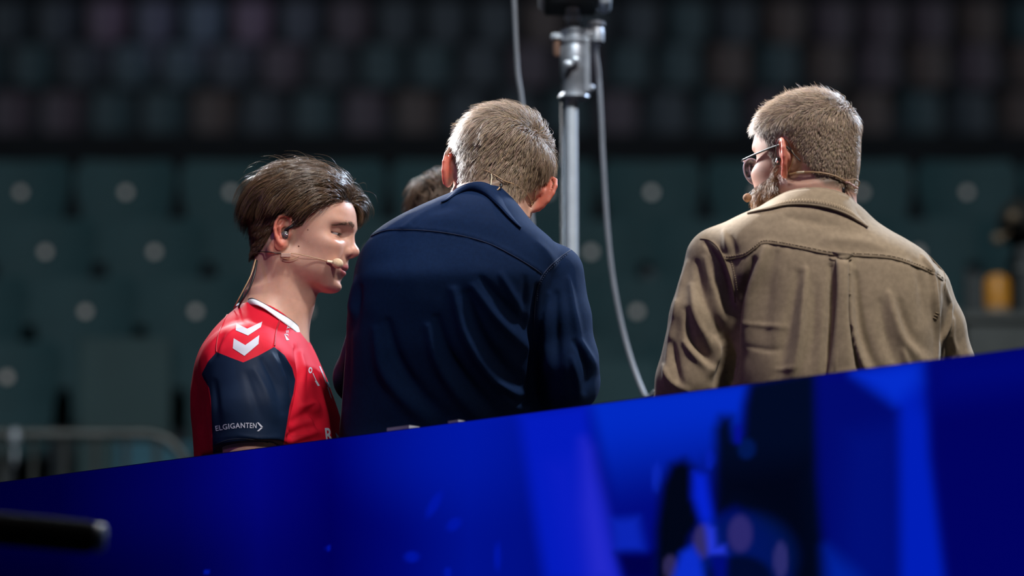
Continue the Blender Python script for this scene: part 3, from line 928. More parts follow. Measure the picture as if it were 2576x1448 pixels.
EYE = (0.0790, 0.0320, 0.0325)
def head_ops(s, ear_flare=0.32, eyes=True, es=1.0):
    S2 = (-1, 1)
    s.ell((0.006, 0, 0.050), (0.092, 0.076, 0.083), 0.02)
    s.ell((0.050, 0, 0.056), (0.059, 0.064, 0.056), 0.03)
    s.ell((0.050, 0, 0.004), (0.053, 0.063, 0.062), 0.03)
    s.ell((0.066, 0, -0.024), (0.042, 0.044, 0.036), 0.025)
    for y in S2:
        s.cone((0.014, y * 0.053, -0.034), (0.082, y * 0.020, -0.0615), 0.015, 0.014, 0.028)
    s.ell((0.045, 0, -0.044), (0.048, 0.046, 0.031), 0.025)
    n_scalp = len(s.ops)
    for y in S2:
        s.ell((0.074, y * 0.044, 0.006), (0.024, 0.020, 0.015), 0.02)
        s.ell((0.062, y * 0.036, -0.024), (0.034, 0.022, 0.032), 0.02)
    s.ell((0.0945, 0, -0.0630), (0.0155, 0.020, 0.0138), 0.014)
    for y in S2:
        s.cone((0.0985, y * 0.012, 0.0510), (0.0800, y * 0.047, 0.0495), 0.0095, 0.0090, 0.014)
    for y in S2:
        s.ell((0.1035, y * 0.0330, 0.0320), (0.0160, 0.0175, 0.0085), 0.016, cut=True)
        s.ell((0.0960, y * 0.0560, 0.0315), (0.0150, 0.0150, 0.0085), 0.018, cut=True)
    if eyes:
        for y in S2:
            e = (EYE[0], y * EYE[1], EYE[2])
            s.ell(e, (0.0142, 0.0150, 0.0128), 0.006)
            s.ell((EYE[0] + 0.0030, y * (EYE[1] + 0.0040), EYE[2] - 0.0035), (0.0165, 0.0165, 0.0024), 0.0012, cut=True)
    # nose
    s.cone((0.0975, 0, 0.0450), (0.1165, 0, 0.0095), 0.0085, 0.0085, 0.008)
    for y in S2:
        s.cone((0.0950, y * 0.0085, 0.030), (0.1050, y * 0.0105, 0.0050), 0.0085, 0.0090, 0.010)
    s.ell((0.1190, 0, 0.0065), (0.0110, 0.0105, 0.0098), 0.008)
    for y in S2:
        s.ell((0.1065, y * 0.0132, 0.0015), (0.0115, 0.0070, 0.0082), 0.0042)
    s.ell((0.1130, 0, -0.0025), (0.0080, 0.0045, 0.0050), 0.005)
    for y in S2:
        s.ell((0.1140, y * 0.0075, -0.0060), (0.0070, 0.0034, 0.0046), 0.003, cut=True)
    # mouth
    s.ell((0.0900, 0, -0.0310), (0.0180, 0.0260, 0.0210), 0.015)
    for y in S2:
        s.cone((0.1075, y * 0.004, -0.0250), (0.0900, y * 0.0235, -0.0315), 0.0062, 0.0035, 0.005)
        s.cone((0.1060, y * 0.003, -0.0395), (0.0905, y * 0.0215, -0.0345), 0.0066, 0.0035, 0.005)
    s.ell((0.1090, 0, -0.0322), (0.0080, 0.0200, 0.0012), 0.004, cut=True)
    s.ell((0.1165, 0, -0.0515), (0.0120, 0.0300, 0.0060), 0.012, cut=True)
    # ears
    for y in S2:
        fl = ear_flare[0 if y < 0 else 1] if hasattr(ear_flare, '__len__') else ear_flare
        def E(u, v, w):
            u, v = (u - 0.008) * es + 0.008, v * es
            return (-0.004 + 0.008 + (u - 0.008) * math.cos(fl), y * (0.0700 + w - (u - 0.008) * math.sin(fl)), 0.010 + v)
        ax = np.array([[math.cos(fl), 0, 0], [-y * math.sin(fl), 1, 0], [0, 0, 1]])
        q, _ = np.linalg.qr(ax)
        s.cone((-0.004, y * 0.064, 0.010), E(-0.005, 0.003, -0.004), 0.016, 0.011, 0.006)
        s.ell(E(-0.005, 0.003, -0.0005), (0.0160 * es, 0.0032, 0.0275 * es), 0.003, rot=q)
        s.ell(E(0.0020, -0.0225, 0.0020), (0.0080, 0.0042, 0.0090), 0.004, rot=q)
        pl = [(0.0060, 0.000), (0.0095, 0.012), (0.0085, 0.0215), (0.0025, 0.0285), (-0.0075, 0.0300), (-0.0165, 0.0245), (-0.0205, 0.0130), (-0.0195, 0.000), (-0.0145, -0.0125), (-0.0070, -0.0215), (-0.001, -0.026)]
        rs = [0.0026, 0.0031, 0.0034, 0.0036, 0.0036, 0.0036, 0.0036, 0.0034, 0.0034, 0.0036, 0.004]
        for i in range(len(pl) - 1):
            s.cone(E(*pl[i], 0.0045), E(*pl[i + 1], 0.0045), rs[i], rs[i + 1], 0.0015)
        s.cone(E(-0.006, 0.020, 0.002), E(-0.0115, 0.006, 0.0042), 0.0028, 0.0032, 0.003)
        s.cone(E(-0.0115, 0.006, 0.0042), E(-0.005, -0.012, 0.004), 0.0032, 0.0030, 0.003)
        s.ell(E(0.0085, -0.0050, 0.0035), (0.0042, 0.0040, 0.0070), 0.004)
        s.ell(E(0.0005, -0.001, 0.005), (0.0072, 0.0080, 0.0100), 0.002, cut=True)
        s.cone(E(0.003, 0.010, 0.006), E(0.001, 0.020, 0.007), 0.0032, 0.0026, 0.002, cut=True)
        s.cone(E(0.001, 0.021, 0.0065), E(-0.012, 0.0215, 0.007), 0.0026, 0.0018, 0.0015, cut=True)
        s.cone(E(-0.0125, 0.021, 0.007), E(-0.0160, 0.004, 0.0075), 0.0018, 0.0012, 0.0015, cut=True)
    return n_scalp

def local(P, R, pos, sc): return ((np.asarray(P) - pos) @ R) / sc

def skin_mat(name, spec=0.5, rough=0.42):
    return pmat(name, (0.5, 0.3, 0.22), rough, spec=spec, attr_name='tint', noise=0.05, nscale=90, bump=0.10, bscale=900, sss=0.35, sss_r=(0.9, 0.32, 0.18))

def skin_tint(h, base, lips=True, ear_red=0.5, stubble=0.25, scalp=None, scalp_col=None):
    n = len(h)
    c = np.tile(np.asarray(base, float), (n, 1))
    x, y, z = h.T
    def mixin(c, col, a): return c * (1 - a[:, None]) + np.asarray(col)[None] * a[:, None]
    # rosy cheeks, nose tip, ears
    a = np.exp(-(((x - 0.085) / 0.03) ** 2 + ((np.abs(y) - 0.04) / 0.022) ** 2 + ((z + 0.008) / 0.022) ** 2)) * 0.35
    c = mixin(c, np.array(base) * (1.06, 0.78, 0.76), a)
    a = np.exp(-(((x - 0.118) / 0.016) ** 2 + (y / 0.02) ** 2 + (z / 0.016) ** 2)) * 0.4
    c = mixin(c, np.array(base) * (1.06, 0.74, 0.70), a)
    a = sm((np.abs(y) - 0.070) / 0.010) * sm((0.03 - x) / 0.01) * (z > -0.035) * (z < 0.05) * ear_red
    c = mixin(c, np.array(base) * (1.08, 0.48, 0.42), a)
    a = sm((-0.012 - z) / 0.02) * sm((x - 0.005) / 0.03) * (z > -0.11) * stubble
    c = mixin(c, np.array(base) * (0.72, 0.74, 0.80), a)
    if lips:
        d1 = np.hypot((z + 0.0262 + 0.18 * np.abs(y)) / 0.0062, np.maximum(np.abs(y) - 0.002, 0) / 0.023)
        d2 = np.hypot((z + 0.0392 - 0.16 * np.abs(y)) / 0.0066, np.maximum(np.abs(y) - 0.002, 0) / 0.022)
        a = np.maximum(sm((1.15 - d1) / 0.3), sm((1.15 - d2) / 0.3)) * (x > 0.085) * 0.9
        c = mixin(c, (0.42, 0.125, 0.135), a)
    if scalp is not None:
        c = mixin(c, scalp_col, scalp)
    return c

def make_body(parent, s, head_pos, zfeet, fine, mat, R, sc, tint_kw, base, scalp_fn=None, fz=(-0.16, 0.15), half=0.145, coarse=0.013, hands=()):
    cx, cy, cz = head_pos
    lo = np.min([o[2] for o in s.ops if not o[0]], axis=0) - 0.02; hi = np.max([o[3] for o in s.ops if not o[0]], axis=0) + 0.02
    xs = axis_pts(lo[0], hi[0], cx - half, cx + half, fine, coarse)
    ys = axis_pts(lo[1], hi[1], cy - half, cy + half, fine, coarse)
    zs = axis_pts(zfeet - 0.01, hi[2], cz + fz[0], cz + fz[1], fine, coarse)
    v, F = s.mesh(xs, ys, zs, 1)
    for wr, f, up, side in hands:
        sh = Shape(); hand_ops(sh, wr, f, up, side)
        lo = np.min([o[2] for o in sh.ops], axis=0) - 0.02; hi = np.max([o[3] for o in sh.ops], axis=0) + 0.02
        v2, F2 = sh.mesh(*[np.arange(lo[i], hi[i], 0.0042) for i in range(3)], smooth=1)
        F = np.concatenate([F, F2 + len(v)]); v = np.concatenate([v, v2])
    h = local(v, R, head_pos, sc)
    sca = scalp_fn(h) if scalp_fn else None
    me = mesh_np('body', v, F)
    attr(me, 'tint', skin_tint(h, base, scalp=sca, **tint_kw))
    return obj('body', me, mat, parent), v, F

def fold_disp(v, n, folds, mm=0.001, facing=True):
    """folds: (polyline in photo pixels, height in mm, half width in px[, sharp])"""
    uv = PX(v)
    view = v - CAM; view /= np.linalg.norm(view, axis=1, keepdims=True)
    f = sm(-(n * view).sum(1) / 0.25 + 0.2) if facing else 1.0
    d = np.zeros(len(v))
    for fo in folds:
        pl, amp, w = fo[:3]
        pl = np.array(spline(np.asarray(pl, float), 24))
        lo = pl.min(0) - 4 * w; hi = pl.max(0) + 4 * w
        m = ((uv > lo) & (uv < hi)).all(1)
        if not m.any(): continue
        dist, t, side = poly_dist(uv[m], pl)
        env = np.clip(np.sin(math.pi * np.clip(0.08 + 0.84 * t, 0, 1)), 0, 1) ** 0.6
        ww = w * (0.7 + 0.6 * t)
        if len(fo) > 3:                        # steep on one side
            ww = np.where(side * fo[3] > 0, ww * 0.40, ww * 1.5)
        # ends fall off round
        d[m] += amp * mm * np.exp(-(dist / ww) ** 2) * env
    return d * f

def cloth(parent, name, s, mat, step, folds=(), noise=(0.0012, 22), seed=1, extra=None, smooth=2, tint=None):
    lo = np.min([o[2] for o in s.ops if not o[0]], axis=0) - 0.03; hi = np.max([o[3] for o in s.ops if not o[0]], axis=0) + 0.03
    v, F = s.mesh(*[np.arange(lo[i], hi[i], step) for i in range(3)], smooth=smooth)
    n = normals(v, F)
    d = fold_disp(v, n, folds) + noise[0] * (noise3(v, seed, noise[1]) + 0.5 * noise3(v, seed + 3, noise[1] * 2.3))
    if extra is not None: d = d + extra(v, n)
    v = v + n * d[:, None]
    v = laplace(v, F, 0.35)
    me = mesh_np(name, v, F)
    o = obj(name, me, mat, parent)
    bv = BVHTree.FromPolygons(v.tolist(), F.tolist())
    return o, v, F, bv

def hit(bv, u, v, lift=0.0):
    """first point of a surface on the line of sight through (u, v)"""
    d = W(u, v, 8.0) - CAM; d /= np.linalg.norm(d)
    loc, nn, _, _ = bv.ray_cast(Vector(CAM), Vector(d))
    if loc is None: return None
    return np.array(loc) + np.array(nn) * lift

def surf_path(bv, pl, n=40, lift=0.0):
    out = []
    for p in spline(np.asarray(pl, float), n):
        h = hit(bv, p[0], p[1], lift)
        if h is not None: out.append(h)
    return out

def seam(parent, bv, pl, mat, r=0.0011, lift=0.0004, name='seam', n=50):
    p = surf_path(bv, pl, n, lift)
    if len(p) < 3: return None
    return MB().tube(p, r, 6).build(name, mat, parent, True)

def stitches(parent, bv, pl, mat, pitch=7.0, size=(0.0016, 0.0007), name='stitching', across=False):
    pl = np.array(spline(np.asarray(pl, float), 200))
    L = np.concatenate([[0], np.cumsum(np.linalg.norm(np.diff(pl, axis=0), axis=1))])
    mb = MB()
    for s_ in np.arange(0, L[-1], pitch):
        i = min(np.searchsorted(L, s_), len(pl) - 2)
        p = pl[i]; t = pl[i + 1] - pl[i]; t /= np.linalg.norm(t) + 1e-9
        if across: t = np.array([-t[1], t[0]])
        k = pitch * 0.33 if not across else pitch * 0.75
        a = hit(bv, *(p - t * k), 0.0004); b = hit(bv, *(p + t * k), 0.0004)
        if a is None or b is None or np.linalg.norm(a - b) > 0.02: continue
        mb.tube([a, (a + b) / 2 + 0.0003 * np.array([0, -1, 0]), b], [size[1] * 0.6, size[1], size[1] * 0.6], 5)
    if mb.v: return mb.build(name, mat, parent, True)

# ------------------------------------------------------------------ hair
def grow(s, R, pos, sc, roots, length, nseg, lift, dirf, seed=0, stick=0.6, jitter=0.25, clump=0.0, nclump=400, gravity=0.0):
    """strands that leave the scalp and follow a combing direction; returns (N, nseg+1, 3)"""
    g = rng(seed)
    N = len(roots)
    p = roots.copy()
    out = [p.copy()]
    step = (length / nseg)[:, None]
    jit = g.normal(0, 1, (N, 3))
    n = s.grad(p)
    for i in range(nseg):
        t = (i + 1) / nseg
        hl = local(p, R, pos, sc)
        d = dirf(hl, t, g) @ R.T
        d = d + jitter * jit * (0.4 + 0.6 * t) + np.array([0, 0, -gravity * t])
        d += 0.35 * np.stack([noise3(p, seed + k, 70.0) for k in range(3)], 1)
        d -= n * (d * n).sum(1, keepdims=True) * stick
        d /= np.linalg.norm(d, axis=1, keepdims=True) + 1e-9
        q = p + d * step
        dist = s.pts(q)
        n = s.grad(q)
        want = lift(t)
        corr = want - dist
        corr = np.where(corr > 0, corr * 0.8, corr * stick * 0.5)
        q = q + n * corr[:, None]
        p = q
        out.append(p.copy())
    H = np.stack(out, 1)
    if clump > 0:
        ci = g.choice(N, min(nclump, N), replace=False)
        C = H[ci]
        near = np.empty(N, int)
        for a in range(0, N, 2000):
            dd = ((H[a:a + 2000, 0][:, None] - C[None, :, 0]) ** 2).sum(-1)
            near[a:a + 2000] = dd.argmin(1)
        T = np.linspace(0, 1, nseg + 1)[None, :, None]
        off = (H[:, :1] - C[near][:, :1])
        H = H * (1 - clump * T) + (C[near] + off * 0.35 * (1 - T * 0.7)) * clump * T
    return H

def strands_mesh(H, nrm, width, cols):
    """H (N,K,3) strands, nrm (N,3), width (N,), cols (N,3) -> verts, quads, colours"""
    N, K, _ = H.shape
    t = np.gradient(H, axis=1); t /= np.linalg.norm(t, axis=2, keepdims=True) + 1e-9
    b = np.cross(t, nrm[:, None, :]); b /= np.linalg.norm(b, axis=2, keepdims=True) + 1e-9
    up = np.cross(b, t)
    s = np.linspace(0, 1, K)[None, :, None]
    w = width[:, None, None] * (1 - 0.75 * s ** 2)
    V = np.stack([H - b * w, H + up * w * 0.7, H + b * w], 2).reshape(-1, 3)
    base = (np.arange(N)[:, None] * K + np.arange(K - 1)[None]).reshape(-1) * 3
    Q = np.concatenate([np.stack([base + a, base + a + 1, base + a + 4, base + a + 3], 1) for a in (0, 1)])
    c = np.repeat(cols[:, None], K, 1) * (0.75 + 0.4 * s)
    c = np.repeat(c[:, :, None], 3, 2).reshape(-1, 3)
    return V, Q, c

def hair_obj(name, parent, parts, mat):
    V = []; Q = []; C = []; n = 0
    for v, q, c in parts:
        V.append(v); Q.append(q + n); C.append(c); n += len(v)
    me = mesh_np(name, np.concatenate(V), np.concatenate(Q))
    attr(me, 'tint', np.concatenate(C))
    return obj(name, me, mat, parent)

def hair_mat(name, rough=0.38):
    return pmat(name, (0.1, 0.07, 0.05), rough, spec=0.35, attr_name='tint')

def scalp_roots(s, R, pos, sc, n, mask, seed, box=((-0.1, -0.085, -0.09), (0.115, 0.085, 0.14))):
    """random points of the head surface for which mask(local) > random"""
    g = rng(seed)
    out = []; tot = 0
    while tot < n:
        d = g.normal(0, 1, (n * 2, 3)); d /= np.linalg.norm(d, axis=1, keepdims=True)
        h = np.array([0.01, 0, 0.02]) + d * 0.105
        P = pos + (h * sc) @ R.T
        for _ in range(5):
            P = P - s.grad(P) * s.pts(P)[:, None] * 0.9
        h = local(P, R, pos, sc)
        ok = mask(h) > g.random(len(h))
        out.append(P[ok]); tot += ok.sum()
    return np.concatenate(out)[:n]

def hair_cols(n, base, seed, var=0.35, hue=0.1):
    g = rng(seed)
    k = np.exp(g.normal(0, var, (n, 1)))
    return np.clip(np.asarray(base)[None] * k * (1 + g.normal(0, hue, (n, 3)) * (0.3, 0.6, 1.0)), 0.002, 0.9)

# lower body, the same build for everyone
denim = pmat('dark_denim', (0.018, 0.022, 0.035), 0.8, noise=0.2, nscale=60, bump=0.2, bscale=400)
shoe_white = pmat('white_leather', (0.55, 0.55, 0.55), 0.5, noise=0.1)
sole_mat = pmat('rubber_sole', (0.10, 0.10, 0.10), 0.7, noise=0.1)
ZF = 0.87
def legs(parent, x, y, hip_z, yaw, mat=denim):
    """trousers and shoes under hips at (x, y); yaw as in look()"""
    f = look(yaw, 0); l = np.array([-f[1], f[0], 0])
    c = np.array([x, y, 0.0])
    s = Shape()
    s.ell(c + (0, 0, hip_z), (0.165, 0.125, 0.13), 0.03, rot=np.stack([l, f, [0, 0, 1]], 1))
    for k in (-1, 1):
        a = c + l * k * 0.09 + (0, 0, hip_z - 0.05); b = c + l * k * 0.11 + f * 0.02 + (0, 0, (hip_z + ZF) / 2); d = c + l * k * 0.115 - f * 0.01 + (0, 0, ZF + 0.07)
        s.cone(a, b, 0.09, 0.068, 0.04); s.cone(b, d, 0.068, 0.058, 0.03)
    lo = c + (-0.33, -0.25, ZF + 0.03); hi = c + (0.33, 0.25, hip_z + 0.18)
    v, F = s.mesh(*[np.arange(lo[i], hi[i], 0.012) for i in range(3)], smooth=2)
    tr = obj('trousers', mesh_np('trousers', v, F), mat, parent)
    R = np.stack([f, l, [0, 0, 1]], 1)
    for k in (-1, 1):
        o = c + l * k * 0.115 + (0, 0, ZF)
        t = Shape()
        t.frame(R, o)
        t.ell((0.10, 0, 0.040), (0.12, 0.046, 0.045), 0.02).ell((0.0, 0, 0.055), (0.07, 0.042, 0.055), 0.03)
        t.cone((-0.01, 0, 0.05), (-0.01, 0, 0.11), 0.042, 0.044, 0.02)
        lo = o - (0.26, 0.26, 0); hi = o + (0.26, 0.26, 0.17)
        v, F = t.mesh(np.arange(lo[0], hi[0], 0.008), np.arange(lo[1], hi[1], 0.008), np.arange(ZF + 0.006, hi[2], 0.008), 1)
        sh = obj('shoe', mesh_np('shoe', v, F), shoe_white, parent)
        a = o + f * -0.055 + (0, 0, 0.008); b = o + f * 0.20 + (0, 0, 0.008)
        prof = []
        for tt in np.linspace(0, 2 * math.pi, 25)[:-1]:
            q = o + f * (0.072 + 0.145 * math.cos(tt)) + l * (0.046 * math.sin(tt))
            prof.append(q)
        vs_ = [q + (0, 0, 0.0005) for q in prof] + [q + (0, 0, 0.020) for q in prof]
        n_ = len(prof)
        fs_ = [tuple(range(n_ - 1, -1, -1)), tuple(range(n_, 2 * n_))] + [(i, (i + 1) % n_, n_ + (i + 1) % n_, n_ + i) for i in range(n_)]
        MB().add(vs_, fs_).build('sole', sole_mat, sh)

def row(v, uL, uR, D, hd):
    a, b = W(uL, v, D), W(uR, v, D)
    return (a[2], (a[0] + b[0]) / 2, D, (b[0] - a[0]) / 2, hd)

def shrink(rows, d): return [(z, x, y, max(w - d, 0.03), max(h - d, 0.03)) for z, x, y, w, h in rows]

def hand_ops(s, wrist, f, up, side, sc=1.0):
    """open relaxed hand from the wrist along f; up = back of the hand, side = +1 thumb on the left of f"""
    f = np.asarray(f, float); f /= np.linalg.norm(f)
    up = np.asarray(up, float); up -= f * up.dot(f); up /= np.linalg.norm(up)
    l = np.cross(up, f) * side
    w = np.asarray(wrist, float)
    def P(a, b, c): return w + sc * (f * a + l * b + up * c)
    s.cone(P(0, 0, 0), P(0.05, 0.0, 0.004), 0.024, 0.026, 0.02)
    s.ell(P(0.055, 0, 0.004), (0.045, 0.040, 0.016), 0.012, rot=np.stack([f, l, up], 1))
    for b, L, r in ((0.030, 0.066, 0.0085), (0.010, 0.074, 0.009), (-0.011, 0.068, 0.0087), (-0.030, 0.052, 0.0078)):
        k0 = P(0.085, b, 0.004); k1 = P(0.085 + L * 0.48, b * 1.12, 0.0 - 0.006); k2 = P(0.085 + L * 0.78, b * 1.15, -0.018); k3 = P(0.085 + L * 0.92, b * 1.15, -0.033)
        s.chain([k0, k1, k2, k3], [r * 1.05, r, r * 0.95, r * 0.85], 0.003)
    s.chain([P(0.018, 0.022, -0.004), P(0.045, 0.046, -0.014), P(0.074, 0.052, -0.022), P(0.094, 0.048, -0.026)], [0.014, 0.011, 0.0095, 0.0085], 0.006)

def on_cloth(bv, px, Ds, lift=0.005):
    out = []
    for (u, v), d in zip(px, Ds):
        h = hit(bv, u, v)
        out.append(d if h is None else min(h[1] - lift, d + 0.06))
    return out

# ------------------------------------------------------------------ person in the red jersey, in profile on the left
DR = 7.60
sR = FPX / (DR / CP)
RED = empty('person', (W(660, 900, DR)[0], DR, ZF), 'young man in red and navy sports jersey with wavy brown hair, in profile', 'person', 'people on the studio platform')
HR = rotm(look(-98, -12), 0.0)
HRsc = 0.945
ear = W(711, 579, DR - 0.08)
HRpos = ear - HR @ (np.array([-0.008, -0.077, 0.011]) * HRsc)
body_yaw = -78      # chest turned a little to the camera
bf = look(body_yaw - 22, 0); bl = np.array([-bf[1], bf[0], 0])
rrows = [row(v, a, b, DR, d) for v, a, b, d in (
    (752, 640, 712, .045), (772, 606, 730, .062), (795, 580, 744, .080), (822, 557, 756, .108), (852, 535, 772, .138), (890, 514, 790, .166), (930, 501, 808, .182),
    (1000, 490, 834, .188), (1050, 490, 850, .186), (1100, 495, 856, .182), (1200, 500, 852, .175), (1400, 506, 842, .165), (1480, 506, 842, .165))]
yawR = math.atan2(bf[1], bf[0])
sb = Shape()
sb.frame(HR, HRpos, HRsc)
nsc = head_ops(sb)
sb.frame()
scalpR = Shape(); scalpR.ops = sb.ops[:nsc]; nhd = len(sb.ops)
hp = lambda x, y, z: HR @ (np.array([x, y, z]) * HRsc) + HRpos
nb = W(680, 830, DR)
sb.cone(hp(-0.014, 0, -0.01), nb, 0.049, 0.060, 0.03)
sb.cone(hp(0.016, 0, -0.055), W(708, 850, DR), 0.040, 0.048, 0.014)
for y in (-1, 1):
    sb.cone(hp(-0.018, y * 0.056, -0.025), W(738, 852, DR) + np.array([0, y * 0.02, 0]), 0.013, 0.012, 0.022)
sb.ell(hp(0.046, 0, -0.105), (0.012, 0.014, 0.020), 0.02)
scalpR.ops = scalpR.ops + sb.ops[nhd:nhd + 1]
sb.loft(shrink(rrows, 0.014), 0.03, 2.3, yawR)
armR = [W(620, 925, 7.44), W(624, 1040, 7.41), W(630, 1240, 7.40)]
armRf = [p + np.array([0.02, 0.40, 0.0]) for p in armR]
handsR = []
for arm in (armR, armRf):
    el = arm[2]; wr = el + np.array([0.05, 0.0, -0.24]); handsR.append((wr, (0.15, 0, -1), (-0.1, -1 if arm is armR else 1, 0), 1 if arm is armR else -1))
    sb.chain([arm[0], arm[1], el], [0.058, 0.052, 0.042], 0.02)
    sb.chain([el, wr], [0.040, 0.028], 0.012)
hipR = np.array([RED.location[0], DR, 1.80])
sb.ell(hipR, (0.12, 0.16, 0.12), 0.03)
for y in (-0.09, 0.09):
    sb.cone(hipR + (0, y, -0.05), (hipR[0], DR + y, ZF + 0.09), 0.07, 0.04, 0.03)
RED_HAIR = (0.088, 0.052, 0.030)
hl_x = [-0.12, -0.075, -0.050, -0.036, -0.024, -0.014, 0.010, 0.017, 0.026, 0.034, 0.050, 0.070, 0.088, 0.12]
hl_z = [-0.048, -0.048, -0.034, -0.012, 0.020, 0.046, 0.046, 0.024, 0.022, 0.044, 0.062, 0.077, 0.090, 0.096]
def red_mask(h):
    x, y, z = h.T
    m = sm((z - np.interp(x, hl_x, hl_z)) / 0.008)
    return m * (x < 0.104)
skinR = skin_mat('skin_young', 0.4, 0.42)
bodyR, vR, FR = make_body(RED, sb, HRpos, ZF + 0.04, 0.0016, skinR, HR, HRsc, dict(ear_red=0.8, stubble=0.22, scalp_col=(0.05, 0.031, 0.02)),
                          (0.56, 0.325, 0.25), red_mask, fz=(-0.165, 0.14), half=0.138, hands=handsR)
# eyes
white = pmat('eye_white', (0.62, 0.60, 0.60), 0.15, spec=0.6, noise=0.03, nscale=200)
iris = pmat('iris_brown', (0.045, 0.035, 0.03), 0.15, spec=0.6, noise=0.2, nscale=600)
for y in (-1, 1):
    c = hp(EYE[0], y * EYE[1], EYE[2])
    eo = MB().ball(c, 0.0124 * HRsc, 24, 16).build('eye', white, bodyR, True)
    g = HR @ np.array([math.cos(0.35), y * 0.05, -math.sin(0.35)])
    MB().lathe([(0.0060, 0.0112), (0.0058, 0.01195), (0.0035, 0.0126), (0.001, 0.0128)], c, g, 20).build('iris', iris, bodyR, True)

# hair
def red_dir(h, t, g):
    x, y, z = h.T
    top = sm((z - 0.070) / 0.045)
    fr = sm((x - 0.035) / 0.045)
    near = sm((0.012 - y) / 0.012)
    sy = np.where(near > 0.5, -1.0, 1.0)
    back = np.stack([-0.85 + 0.25 * (1 - top), (0.40 - 0.15 * fr) * sy * top, -0.26 - 0.50 * (1 - top) - 0.25 * t + 0.22 * fr * (1 - t)], 1)
    bang = np.stack([0.75 - 0.75 * t + 0 * x, 0.45 + 0 * x, 0.10 - 1.3 * t + 0 * x], 1)
    w = (fr * (1 - near))[:, None]
    return back * (1 - w) + bang * w
hmR = hair_mat('hair_brown', 0.30)
parts = []
g = rng(3)
def hair_batch(s, R, pos, sc, n, mask, seed, length_f, lift_f, dirf, nseg, width, base, **kw):
    roots = scalp_roots(s, R, pos, sc, n, mask, seed)
    gg = rng(seed + 50)
    h = local(roots, R, pos, sc)
    L = length_f(h) * (0.75 + 0.5 * gg.random(len(h)))
    lf = lift_f(h) * (0.15 + 0.85 * gg.random(len(h)) ** 0.7)
    H = grow(s, R, pos, sc, roots, L, nseg, lambda t: lf * np.sin(math.pi * min(1, 0.12 + t * 0.55)), dirf, seed + 9, **kw)
    nr = s.grad(roots)
    return strands_mesh(H, nr, np.full(len(roots), width) * (0.7 + 0.6 * gg.random(len(roots))), hair_cols(len(roots), base, seed + 70))
def red_len(h):
    x, y, z = h.T
    up = sm((z - 0.050) / 0.05)
    far_front = sm((x - 0.035) / 0.045) * sm((y - 0.0) / 0.012)
    return 0.014 + 0.062 * up * (1 - 0.62 * far_front) + 0.012 * up * sm((x - 0.03) / 0.05) + 0.018 * sm((-0.02 - x) / 0.04) * sm((z - 0.0) / 0.05)
def red_lift(h):
    x, y, z = h.T
    up = sm((z - 0.045) / 0.06)
    return 0.005 + 0.033 * up + 0.006 * sm((-0.03 - x) / 0.03)
parts.append(hair_batch(scalpR, HR, HRpos, HRsc, 14500, red_mask, 11, red_len, red_lift, red_dir, 10, 0.00040, RED_HAIR, clump=0.6, nclump=700, jitter=0.15))
fly = lambda h: red_mask(h) * sm((h[:, 2] - 0.10) / 0.02)
parts.append(hair_batch(scalpR, HR, HRpos, HRsc, 110, fly, 12, lambda h: red_len(h) * 0.75, lambda h: red_lift(h) * 1.2 + 0.003, red_dir, 10, 0.00022, (0.2, 0.13, 0.08), jitter=0.5, stick=0.3))
# fringe on the far side of the parting
fr_m = lambda h: red_mask(h) * sm((h[:, 0] - 0.055) / 0.02) * sm((h[:, 1] - 0.004) / 0.01) * sm((h[:, 2] - 0.07) / 0.01)
parts.append(hair_batch(scalpR, HR, HRpos, HRsc, 1500, fr_m, 13, lambda h: 0.038 + 0 * h[:, 0], lambda h: 0.016 + 0 * h[:, 0], red_dir, 10, 0.00036, (0.16, 0.10, 0.06), clump=0.6, nclump=90, jitter=0.12, stick=0.15, gravity=0.5))
hairR = hair_obj('hair', RED, parts, hmR)
# eyebrows and lashes
def brow_strands(s, R, pos, sc, n, seed, col, pts_, side):
    g = rng(seed)
    C = np.array(spline(pts_, 60))
    t = g.random(2 * n); y = np.full(2 * n, float(side))
    p = C[(t * 59).astype(int)].copy()
    p[:, 1] *= y; p[:, 2] += g.normal(0, 0.0016, 2 * n) * (1.2 - 0.7 * t)
    q = pos + (p * sc) @ R.T
    for _ in range(3):
        q = q - s.grad(q) * s.pts(q)[:, None]
    nn = s.grad(q)
    d = np.stack([-0.55 - 0.3 * t, y * 0.75, 0.45 - 0.8 * t], 1) @ R.T
    d -= nn * (d * nn).sum(1, keepdims=True); d /= np.linalg.norm(d, axis=1, keepdims=True)
    L = 0.0075 * (0.7 + 0.5 * g.random(2 * n))[:, None]
    H = np.stack([q + d * L * a + nn * 0.0014 * math.sin(math.pi * (0.1 + 0.7 * a)) for a in np.linspace(0, 1, 4)], 1)
    return strands_mesh(H, s.grad(H[:, 0]), np.full(len(H), 0.00028), hair_cols(len(H), col, seed))
skinS = Shape(); skinS.ops = [o for o in sb.ops[:60]]
for side_ in (-1, 1):
  eb = brow_strands(skinS, HR, HRpos, HRsc, 75, 21, (0.11, 0.072, 0.05), [(0.1060, 0.015, 0.0535), (0.1020, 0.025, 0.0550), (0.0930, 0.038, 0.0545), (0.0780, 0.051, 0.0500)], side_)
  hair_obj('eyebrow', RED, [eb], hair_mat('brow_brown', 0.6))
g = rng(5); Hs = []
for y in (-1, 1):
    for t in np.linspace(-1, 1, 26):
        a = np.array([EYE[0] + 0.0130 - 0.0040 * t * t, y * (EYE[1] + 0.003 + t * 0.0115), EYE[2] - 0.0012 - 0.0012 * t * t])
        d = np.array([0.9, y * 0.35 * t, -0.25 + 0.1 * g.normal()]); L = 0.0065
        Hs.append([hp(*(a + d * L * q + np.array([0, 0, 0.0016]) * q * q)) for q in np.linspace(0, 1, 4)])
Hs = np.array(Hs)
